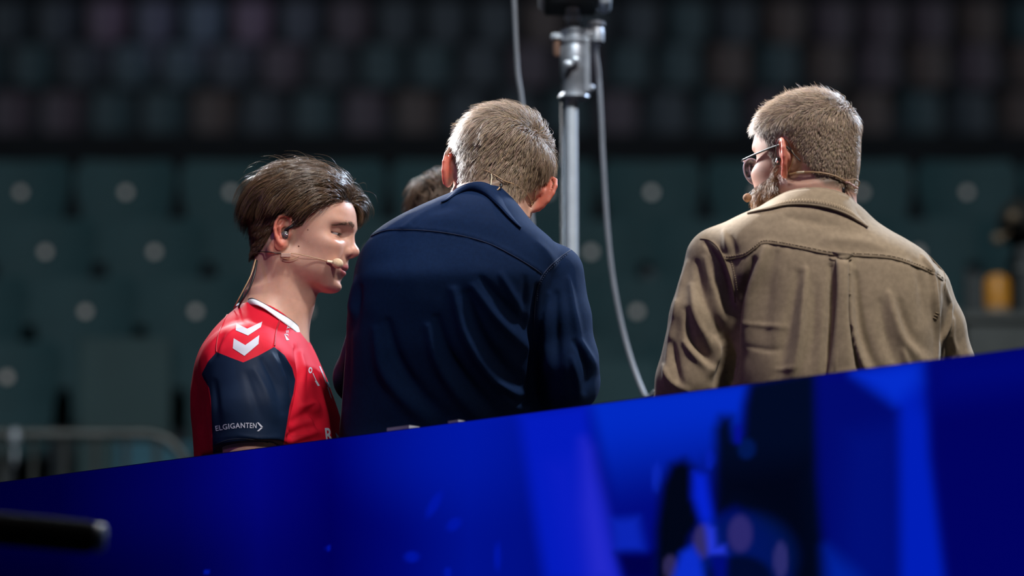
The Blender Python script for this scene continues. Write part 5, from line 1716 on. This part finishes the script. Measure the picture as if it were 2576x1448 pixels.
def tan_dir(h, t, g):
    x, y, z = h.T
    d = h - whorlT; d = d / (np.linalg.norm(d, axis=1, keepdims=True) + 0.003)
    a = sm((z - 0.06) / 0.05)[:, None]
    up = np.stack([0.6 + 0 * x, 0.15 + 0 * x, 0.25 + 0 * x], 1)
    dn = np.stack([0.05 + 0 * x, 0 * x, -1.0 + 0 * x], 1)
    return d * 0.9 + up * a + dn * (1 - a)
tl = lambda h: 0.0055 + 0.017 * sm((h[:, 2] - 0.045) / 0.05)
tf = lambda h: 0.0030 + 0.012 * sm((h[:, 2] - 0.05) / 0.06)
hmT = hair_mat('hair_sandy', 0.45)
TC = (0.36, 0.26, 0.185)
parts = [hair_batch(scalpT, HT, HTpos, HTsc, 24000, tan_mask, 51, tl, tf, tan_dir, 4, 0.00030, TC, clump=0.2, nclump=3000, jitter=0.32, stick=0.45)]
crown = lambda h: tan_mask(h) * sm((h[:, 2] - 0.095) / 0.02)
parts.append(hair_batch(scalpT, HT, HTpos, HTsc, 700, crown, 52, lambda h: 0.020 + 0 * h[:, 0], lambda h: 0.020 + 0 * h[:, 0], tan_dir, 4, 0.0003, (0.45, 0.33, 0.23), jitter=0.6, stick=0.0, clump=0.5, nclump=120))
hair_obj('hair', TAN, parts, hmT)
# full beard
def beard_mask(h):
    x, y, z = h.T
    zl = np.interp(x, [0.008, 0.020, 0.036, 0.060, 0.090, 0.12], [0.014, 0.020, -0.002, -0.014, -0.014, -0.014])
    return sm((zl - z) / 0.010) * sm((x - 0.016) / 0.010) * (z > -0.088)
skT = Shape(); skT.ops = st.ops[:nsc + 5]
bd = hair_batch(skT, HT, HTpos, HTsc, 6500, beard_mask, 53, lambda h: 0.022 + 0.014 * sm((-0.03 - h[:, 2]) / 0.03), lambda h: 0.013 + 0.006 * sm((-0.03 - h[:, 2]) / 0.03),
                lambda h, t, g: np.tile((0.35, 0, -1.0), (len(h), 1)), 5, 0.00038, (0.34, 0.19, 0.09), jitter=0.5, stick=0.25, clump=0.5, nclump=500)
hair_obj('beard', TAN, [bd], hair_mat('beard_ginger', 0.42))
for y in (-1, 1):
    c = ht(EYE[0], y * EYE[1], EYE[2])
    MB().ball(c, 0.0122 * HTsc, 20, 14).build('eye', white, bodyT, True)
    MB().lathe([(0.0060, 0.0108), (0.0058, 0.0116), (0.0035, 0.0122), (0.001, 0.0124)], c, HT @ np.array([1, 0, -0.1]), 16).build('iris', iris, bodyT, True)

# overshirt
tan_cloth = pmat('tan_twill', (0.345, 0.266, 0.182), 0.85, spec=0.2, noise=0.12, nscale=120, bump=0.3, bscale=1400, sheen=0.2)
so = Shape()
so.loft(trows, 0.03, 2.5)
so.cone(tL[0], tL[1], 0.052, 0.055, 0.028); so.chain(tL[1:], [0.055, 0.059, 0.060], 0.010)
so.chain(tLf, [0.060, 0.046], 0.01)
so.cone(tR[0], tR[1], 0.040, 0.046, 0.030); so.chain(tR[1:], [0.046, 0.050, 0.050], 0.012)
so.chain(tRf, [0.050, 0.042], 0.01)
tfold = [
 ([(1925, 625), (1898, 700), (1880, 780), (1868, 860)], 8, 16), ([(1898, 655), (1866, 735), (1848, 830), (1838, 950)], -13, 12), ([(1950, 640), (1932, 740), (1920, 860)], -3, 16),
 ([(2030, 680), (2022, 780), (2012, 870), (1996, 950)], 7, 11, -1), ([(2008, 690), (1990, 790), (1968, 900), (1955, 960)], -5, 15), ([(2050, 720), (2046, 820), (2038, 930)], -3, 12),
 ([(2090, 668), (2088, 760), (2084, 850), (2075, 950)], -9, 7), ([(2104, 660), (2112, 760), (2108, 860), (2100, 950)], 6, 9), ([(2136, 668), (2138, 780), (2150, 860), (2178, 945)], 8, 7, 1), ([(2152, 690), (2160, 800), (2180, 880), (2215, 940)], -5, 12),
 ([(2236, 740), (2250, 800), (2275, 860), (2330, 915)], 6, 13), ([(2215, 760), (2225, 830), (2245, 890), (2270, 930)], -4, 13), ([(2262, 760), (2285, 830), (2320, 880)], -4, 13), ([(2270, 880), (2278, 905), (2282, 925)], 4, 7),
 ([(2320, 650), (2340, 690), (2346, 760), (2354, 850), (2354, 910)], 9, 8, 1), ([(2358, 690), (2362, 780), (2362, 900)], -9, 7), ([(2300, 660), (2318, 720), (2325, 800)], -4, 12),
 ([(2368, 700), (2380, 740), (2392, 765)], 4, 6), ([(2392, 770), (2385, 820), (2366, 860), (2362, 900)], 5, 6), ([(2398, 800), (2395, 850), (2408, 890)], 4, 6), ([(2380, 860), (2385, 890), (2380, 915)], -4, 6),
 ([(1776, 612), (1812, 660), (1832, 730), (1846, 800)], -6, 9), ([(1792, 612), (1822, 650), (1845, 720), (1850, 760)], 4, 6),
 ([(1752, 660), (1768, 740), (1798, 810), (1812, 850)], -5, 11), ([(1775, 650), (1795, 730), (1820, 800)], 4, 11), ([(1740, 720), (1752, 800), (1790, 870), (1800, 900)], 5, 11), ([(1725, 780), (1740, 850), (1782, 910)], -6, 11),
 ([(1722, 860), (1745, 890), (1785, 930)], 5, 9), ([(1800, 850), (1806, 890), (1790, 940)], 6, 9), ([(1815, 880), (1810, 920), (1800, 960)], -4, 9), ([(1705, 760), (1690, 840), (1680, 920), (1668, 980)], 4, 8), ([(1690, 860), (1700, 920), (1710, 970)], -5, 9), ([(1670, 920), (1690, 960), (1730, 985)], 4, 8),
 ([(1730, 660), (1712, 730), (1700, 790)], 3, 8), ([(1820, 580), (1826, 600), (1828, 622)], 4, 7), ([(1840, 600), (1848, 640), (1838, 680)], -3, 10),
 ([(1980, 545), (2060, 560), (2150, 580)], -2, 14), ([(2080, 600), (2180, 610), (2260, 640)], 2, 14), ([(1875, 815), (1920, 818), (1975, 822)], 1.6, 5), ([(1880, 870), (1930, 880), (1960, 878)], -1.5, 6), ([(1950, 930), (2000, 925)], 1.5, 5), ([(2120, 880), (2140, 905), (2155, 925)], -3, 6)]
yokeT = [(1822, 652), (1846, 650), (1874, 643), (1900, 625), (1920, 612), (1960, 615), (2020, 626), (2090, 640), (2160, 644), (2240, 650), (2300, 668), (2350, 690), (2372, 705)]
ovs, vO, FO, bvT = cloth(TAN, 'overshirt', so, tan_cloth, 0.0033, [(q[0], q[1] * 1.35) + tuple(q[2:]) for q in tfold], (0.0009, 20), 15, extra=yoke_step(yokeT, 0.0016, 10))
tan_seam = pmat('tan_thread', (0.20, 0.145, 0.09), 0.85, noise=0.1)
tan_pale = pmat('tan_thread_pale', (0.42, 0.32, 0.21), 0.85, noise=0.1)
seam(ovs, bvT, yokeT, tan_seam, 0.0011, 0.0, 'yoke_seam', 80)
stitches(ovs, bvT, [(u, v - 7) for u, v in yokeT], tan_pale, 6.5, (0.001, 0.0008), across=False)
aholeL = [(1762, 600), (1785, 604), (1806, 622), (1822, 652), (1836, 690), (1846, 730), (1850, 760)]
seam(ovs, bvT, aholeL, tan_seam, 0.0014, 0.0, 'armhole_seam')
seam(ovs, bvT, [(2336, 642), (2352, 655), (2372, 680), (2378, 705), (2376, 730)], tan_seam, 0.0012, 0.0, 'armhole_seam')
stitches(ovs, bvT, [(1838, 652), (1848, 690), (1855, 730)], tan_pale, 6.0, (0.001, 0.0007))
stitches(ovs, bvT, [(2352, 800), (2362, 780), (2376, 755)], tan_pale, 7.0, (0.001, 0.0008), across=True)
# box pleat with hanging loop
def strip(parent, bv, name, left, right, mat, lift=0.003, n=30, thick=0.0015):
    L_ = spline(np.asarray(left, float), n); R_ = spline(np.asarray(right, float), n)
    V = []; K = 5
    for a, b in zip(L_, R_):
        pa = hit(bv, a[0], a[1]); pb2 = hit(bv, b[0], b[1])
        for k in range(K):
            t = k / (K - 1)
            p = pa * (1 - t) + pb2 * t + np.array([0, -1, 0]) * (lift * (0.35 + 0.65 * math.sin(math.pi * (0.1 + 0.8 * t))))
            V.append(p)
    F_ = np.array([(i * K + k, i * K + k + 1, (i + 1) * K + k + 1, (i + 1) * K + k) for i in range(n - 1) for k in range(K - 1)])
    o = obj(name, mesh_np(name, np.array(V), F_), mat, parent)
    o.modifiers.new('thickness', 'SOLIDIFY').thickness = thick
    return o
strip(ovs, bvT, 'box_pleat', [(2103, 652), (2104, 720), (2100, 800), (2092, 880), (2082, 946), (2070, 1060), (2064, 1150)], [(2134, 654), (2134, 720), (2134, 790), (2140, 850), (2152, 930), (2166, 1040), (2172, 1130)], tan_cloth, 0.0065)
strip(ovs, bvT, 'hanger_loop', [(2090, 634), (2096, 640), (2104, 647), (2106, 651)], [(2146, 639), (2144, 645), (2138, 650), (2132, 652)], tan_cloth, 0.009, 10)
# collar
fold = [(1892, 532), (1915, 520), (1945, 502), (1985, 483), (2030, 475), (2070, 475), (2110, 484), (2138, 498), (2158, 522), (2172, 545), (2184, 562)]
leaf = [(1880, 536), (1905, 530), (1936, 524), (1975, 515), (2020, 513), (2065, 518), (2105, 528), (2136, 541), (2158, 554), (2174, 564), (2183, 570)]
Dfold = [7.155, 7.13, 7.10, 7.08, 7.072, 7.072, 7.075, 7.085, 7.10, 7.115, 7.13]
Dleaf = [7.14, 7.10, 7.07, 7.045, 7.030, 7.026, 7.030, 7.042, 7.060, 7.085, 7.11]
Dleaf = on_cloth(bvT, leaf, Dleaf)
band(ovs, 'collar', fold, leaf, (Dfold, Dleaf), tan_cloth, 0.0034)
_, A1, B1 = band(ovs, 'collar_stand', [(u, v + 2) for u, v in fold], [(u, v + 26) for u, v in fold], ([d + 0.004 for d in Dfold], [d + 0.008 for d in Dfold]), tan_cloth, 0.003)
A2 = [W(u, v, d) for (u, v, d) in spline([(p[0], p[1], d) for p, d in zip(fold, Dfold)], 60)]
B2 = [W(u, v, d) for (u, v, d) in spline([(p[0], p[1], d) for p, d in zip(leaf, Dleaf)], 60)]
MB().tube(A2, 0.0022, 8).build('collar_fold', tan_cloth, ovs, True)
MB().tube(B2, 0.0020, 8).build('collar_edge', tan_cloth, ovs, True)
mb = MB()
for i in range(6, 56):
    f_ = i / 59.0
    a = np.array(A2[i]) * 0.30 + np.array(B2[i]) * 0.70 + (0, -0.0042, 0); b = np.array(A2[i]) * 0.14 + np.array(B2[i]) * 0.86 + (0, -0.0040, 0)
    mb.tube([a, b], [0.0008, 0.0006], 5)
mb.build('stitching', tan_pale, ovs, True)
legs(TAN, hipT[0], hipT[1], 1.77, 10)

# ------------------------------------------------------------------ headsets, earpieces, glasses
beige = pmat('beige_wire', (0.42, 0.27, 0.15), 0.4, noise=0.08)
beige_foam = pmat('beige_foam', (0.62, 0.46, 0.30), 0.85, noise=0.15, nscale=300, bump=0.25, bscale=1200)
brown_foam = pmat('brown_foam', (0.30, 0.16, 0.09), 0.85, noise=0.2, nscale=300, bump=0.25, bscale=1200)
pale_tube = pmat('pale_tube', (0.70, 0.62, 0.45), 0.4, noise=0.05)
black_wire = pmat('black_wire', (0.008, 0.008, 0.010), 0.45, noise=0.1)
clear_shell = pmat('smoked_shell', (0.10, 0.09, 0.09), 0.08, spec=0.8, coat=0.6, noise=0.1)
silver = pmat('silver_metal', (0.75, 0.75, 0.78), 0.18, metal=1.0, noise=0.03)
bvRb = BVHTree.FromPolygons(vR.tolist(), FR.tolist())
bvNb = BVHTree.FromPolygons(vN.tolist(), FN.tolist())
bvTb = BVHTree.FromPolygons(vT.tolist(), FT.tolist())
def skin_path(bv, pl, n=40, lift=0.002, fallback=7.5):
    out = []; last = fallback
    for p in spline(np.asarray(pl, float), n):
        h = hit(bv, p[0], p[1], lift)
        if h is None or abs(h[1] - last) > 0.06 and out:
            out.append(W(p[0], p[1], last))
        else:
            out.append(h); last = h[1]
    return out
def wire(name, pts, r, mat, parent, n=8): return MB().tube(pts, r, n).build(name, mat, parent, True)

# young man's headset
a = skin_path(bvRb, [(646, 634), (675, 633), (708, 637)], 14, 0.0018, 7.54)
b_ = hit(bvRb, 770, 642, 0.010); 
hs = empty('headset_microphone', a[-1], 'beige headset microphone at the lips of the man in the red jersey', 'microphone', 'headset microphones')
wire('neckband', a, 0.0008, black_wire, hs)  # black wire drawn in for the thin shadow line from nape to clip
D0 = a[-1][1] - 0.002
p1, p2, p3 = W(765, 642, D0 - 0.004), W(800, 650, D0 + 0.000), W(823, 657, D0 + 0.004)
boom = spline([a[-1], W(735, 637, D0 - 0.003), p1, p2, p3], 40)
wire('boom', boom, 0.0008, beige, hs)
wire('clip_loop', spline([W(708, 637, D0), W(707, 646, D0 - 0.001), W(720, 651, D0 - 0.002), W(736, 651, D0 - 0.002), W(752, 645, D0 - 0.002)], 16), 0.0006, beige, hs)
MB().box(W(707, 646, D0 - 0.004), W(731, 637, D0 - 0.001), 0.0006).build('clip', pmat('clear_clip', (0.62, 0.42, 0.36), 0.2, trans=0.4, noise=0.05), hs)
q = p3; dv = (W(838, 660, D0 + 0.006) - p3); dv /= np.linalg.norm(dv)
MB().lathe([(0.0010, -0.001), (0.0026, 0.000), (0.0028, 0.007), (0.0034, 0.0075), (0.0034, 0.010)], q, dv, 14).build('mic_tube', pale_tube, hs, True, 40)
c = q + dv * 0.0190
MB().lathe([(0.0034, -0.0100), (0.0062, -0.0080), (0.0085, -0.004), (0.0092, 0.000), (0.0086, 0.0040), (0.0064, 0.0078), (0.003, 0.0098), (0.0005, 0.0102)], c, dv, 24).build('foam_windshield', beige_foam, hs, True)
hs2 = empty('cable', W(640, 655, 7.56), 'thin beige cable and black cable from hair to jersey behind the neck', 'cable', 'earpiece cables')
wire('beige_strand', spline([W(643, 652, 7.55), W(632, 690, 7.53), W(612, 730, 7.525), W(596, 760, 7.53), W(588, 775, 7.55)], 24), 0.0011, beige, hs2)
wire('black_strand', spline([W(646, 655, 7.55), W(640, 690, 7.53), W(626, 728, 7.525), W(606, 760, 7.53), W(600, 775, 7.55)], 24), 0.0018, black_wire, hs2)
# his in-ear monitor
e0 = hit(bvRb, 717, 590, 0.0)
iem = empty('earpiece', e0, 'smoked in-ear monitor in the ear of the man in the red jersey', 'earpiece', 'earpieces')
MB().ball(e0 + (0, -0.003, -0.001), (0.0078, 0.006, 0.0085), 20, 14).build('shell', clear_shell, iem, True)
MB().ball(e0 + (0.003, -0.008, -0.002), (0.0030, 0.0022, 0.0026), 14, 10).build('silver_tip', silver, iem, True)
wire('cable_arm', spline([e0 + (0.000, -0.004, 0.006), e0 + (0.007, -0.007, 0.011), e0 + (0.013, -0.006, 0.015), e0 + (0.0155, -0.002, 0.022), e0 + (0.011, 0.002, 0.027)], 20), [0.0030] * 12 + [0.0026] * 8, black_wire, iem, 10)
wire('clear_sleeve', spline([e0 + (0.0105, -0.002, 0.0275), e0 + (0.0165, -0.006, 0.0195), e0 + (0.0185, -0.006, 0.0150)], 10), 0.0013, pmat('clear_sleeve', (0.75, 0.78, 0.85), 0.15, noise=0.03), iem)
mole = pmat('mole', (0.16, 0.06, 0.045), 0.6, noise=0.1)
for i, (mu, mv, mr_) in enumerate(((774.5, 577.5, 0.0012), (751.5, 618.5, 0.0016), (764, 588, 0.0005), (693, 663, 0.0006))):
    h = hit(bvRb, mu, mv, -0.0004)
    if h is not None: MB().ball(h, mr_, 10, 7).build('mole', mole, bodyR, True)

# navy man's headset
nk = skin_path(bvNb, [(1214, 428), (1230, 434), (1246, 444), (1262, 455), (1296, 467), (1320, 487), (1334, 512), (1337, 519)], 40, 0.0035, 7.26)
hs = empty('headset_microphone', nk[0], 'thin beige headset band along the nape of the man in the navy shirt', 'microphone', 'headset microphones')
wire('neckband', nk, 0.0012, beige, hs)
wire('ear_hook', skin_path(bvNb, [(1337, 519), (1341, 508), (1343, 494), (1346, 480)], 12, 0.003, 7.30), 0.0011, beige, hs)
lp = skin_path(bvNb, [(1236, 440), (1237, 452), (1233, 468), (1232, 475)], 14, 0.004, 7.25)
wire('cable_tail', lp, 0.0012, pale_tube, hs)
Dl = lp[-1][1]
wire('cable_loop', spline([W(1233, 474, Dl - 0.004), W(1242, 479, Dl - 0.008), W(1252, 477, Dl - 0.008), W(1258, 470, Dl - 0.004)], 16), 0.0013, beige, hs)
wire('cable_end', spline([W(1258, 471, Dl - 0.004), W(1262, 466, Dl - 0.002), W(1259, 463, Dl)], 8), 0.0022, black_wire, hs)

# bearded man's headset
base = [(1992, 380), (1994, 394), (1991, 412), (1984, 430), (1985, 438), (2010, 434), (2043, 433), (2085, 439), (2120, 454), (2132, 456)]
nk = skin_path(bvTb, base, 60, 0.0035, 7.04)
hs = empty('headset_microphone', nk[10], 'beige headset microphone and neckband of the bearded man in tan', 'microphone', 'headset microphones')
wire('neckband', nk, 0.0013, beige, hs)
i0 = int(60 * 5 / 9.0)
MB().tube(nk[i0 - 1:i0 + 4], 0.0019, 8).build('sleeve', pale_tube, hs, True)
Dk = nk[-1][1]
wire('knot_loop', spline([W(2122, 455, Dk), W(2136, 453, Dk - 0.004), W(2153, 451, Dk - 0.002), W(2162, 458, Dk + 0.004), W(2158, 469, Dk + 0.006), W(2150, 474, Dk + 0.004)], 30), 0.0010, beige, hs)
wire('knot', spline([W(2118, 452, Dk), W(2128, 458, Dk - 0.005), W(2136, 460, Dk - 0.006), W(2148, 468, Dk - 0.004), W(2158, 474, Dk)], 20), 0.0019, pmat('pink_tie', (0.50, 0.30, 0.26), 0.5, noise=0.1), hs)
wire('cable_tail', spline([W(2122, 456, Dk), W(2114, 466, Dk - 0.006), W(2108, 478, Dk - 0.006), W(2105, 490, Dk)], 20), 0.0013, beige, hs)
wire('cable_clip', spline([W(2121, 472, Dk - 0.003), W(2122, 486, Dk - 0.003)], 4), 0.0032, black_wire, hs)
bc = ht(0.088, 0.046, -0.040)
Db = bc[1] - 0.022
boom = spline([W(1936, 457, Db - 0.004), W(1916, 472, Db - 0.006), W(1897, 485, Db - 0.004)], 20)
wire('boom', boom, 0.0011, pale_tube, hs)
dv = (W(1880, 497, Db) - W(1897, 485, Db - 0.004)); dv /= np.linalg.norm(dv)
q = W(1897, 485, Db - 0.004)
MB().lathe([(0.0014, -0.001), (0.0022, 0.0), (0.0022, 0.006), (0.0026, 0.0065), (0.0026, 0.0085)], q, dv, 12).build('mic_tube', pmat('white_tube', (0.75, 0.75, 0.75), 0.35, noise=0.03), hs, True, 40)
c = q + dv * 0.0140
MB().lathe([(0.0026, -0.0075), (0.0055, -0.0055), (0.0072, -0.002), (0.0074, 0.001), (0.0066, 0.0045), (0.0040, 0.0070), (0.0006, 0.0078)], c, dv, 22).build('foam_windshield', brown_foam, hs, True)
e0 = ht(0.010, 0.0745, 0.010)
iem = empty('earpiece', e0, 'small earpiece with pearl-like tip in the bearded man\'s ear', 'earpiece', 'earpieces')
MB().ball(e0, (0.006, 0.006, 0.007), 16, 10).build('shell', black_wire, iem, True)
MB().ball(e0 + HT @ np.array([-0.002, 0.0075, -0.003]), 0.0026, 12, 8).build('silver_tip', silver, iem, True)
wire('cable', spline([ht(0.008, 0.078, 0.006), ht(0.010, 0.080, 0.026), ht(0.000, 0.082, 0.044), ht(-0.016, 0.080, 0.040), ht(-0.022, 0.0745, 0.018), ht(-0.034, 0.068, 0.000)], 30), 0.0009, black_wire, iem)

# glasses of the bearded man
gl = empty('glasses', ht(0.10, 0, 0.02), 'round clear-rimmed glasses with black temples on the bearded man', 'glasses')
frame_clear = pmat('lilac_clear_rim', (0.55, 0.50, 0.62), 0.15, spec=0.7, noise=0.03)
glass = bpy.data.materials.new('lens_glass'); glass.use_nodes = True
nt = glass.node_tree; nt.nodes.clear()
tr = nt.nodes.new('ShaderNodeBsdfTransparent'); tr.inputs['Color'].default_value = (0.80, 0.78, 0.86, 1)
gs = nt.nodes.new('ShaderNodeBsdfGlossy'); gs.inputs['Roughness'].default_value = 0.03
fr = nt.nodes.new('ShaderNodeFresnel'); fr.inputs['IOR'].default_value = 1.5
mx = nt.nodes.new('ShaderNodeMixShader'); ou = nt.nodes.new('ShaderNodeOutputMaterial')
nt.links.new(fr.outputs[0], mx.inputs['Fac']); nt.links.new(tr.outputs[0], mx.inputs[1]); nt.links.new(gs.outputs[0], mx.inputs[2]); nt.links.new(mx.outputs[0], ou.inputs['Surface'])
GX, GZ = 0.1120, 0.0200
for y in (-1, 1):
    def ring(rx, rz, off=0.0):
        pts_ = []
        for t in np.linspace(0, 2 * math.pi, 33)[:-1]:
            yy = 0.0345 + rx * math.cos(t); zz_ = rz * math.sin(t) * (1.0 if math.sin(t) < 0 else 0.92)
            pts_.append(ht(GX - 0.10 * max(0, yy - 0.02) ** 1.0 * 0.9 + off, y * yy, GZ + zz_))
        return pts_
    R1 = ring(0.0255, 0.0235)
    MB().tube(R1 + [R1[0]], 0.0013, 8, False).build('rim', frame_clear, gl, True)
    Lp = ring(0.0250, 0.0230)
    cc = np.mean(Lp, axis=0) + HT @ np.array([0.0015, 0, 0])
    vs_ = [cc] + Lp; n_ = len(Lp)
    lo_ = obj('lens', mesh_np('lens', np.array(vs_), np.array([(0, 1 + i, 1 + (i + 1) % n_) for i in range(n_)])), glass, gl)
    lo_.modifiers.new('thickness', 'SOLIDIFY').thickness = 0.0012
    hinge = ht(GX - 0.0040, y * 0.0625, GZ + 0.0125)
    MB().tube(spline([ht(GX - 0.0035, y * 0.0565, GZ + 0.0150), hinge, ht(GX - 0.012, y * 0.0685, GZ + 0.013)], 8), [0.0020] * 8, 8).build('hinge', silver, gl, True)
    MB().tube(spline([ht(GX - 0.010, y * 0.0680, GZ + 0.013), ht(0.060, y * 0.0755, GZ + 0.0140), ht(0.012, y * 0.0775, GZ + 0.016), ht(-0.006, y * 0.0770, GZ + 0.014), ht(-0.022, y * 0.0735, GZ - 0.004)], 30), 0.0017, 8).build('temple', black_wire, gl, True)
MB().tube(spline([ht(GX, -0.0095, GZ + 0.006), ht(GX + 0.004, 0, GZ + 0.010), ht(GX, 0.0095, GZ + 0.006)], 12), 0.0014, 8).build('bridge', frame_clear, gl, True)
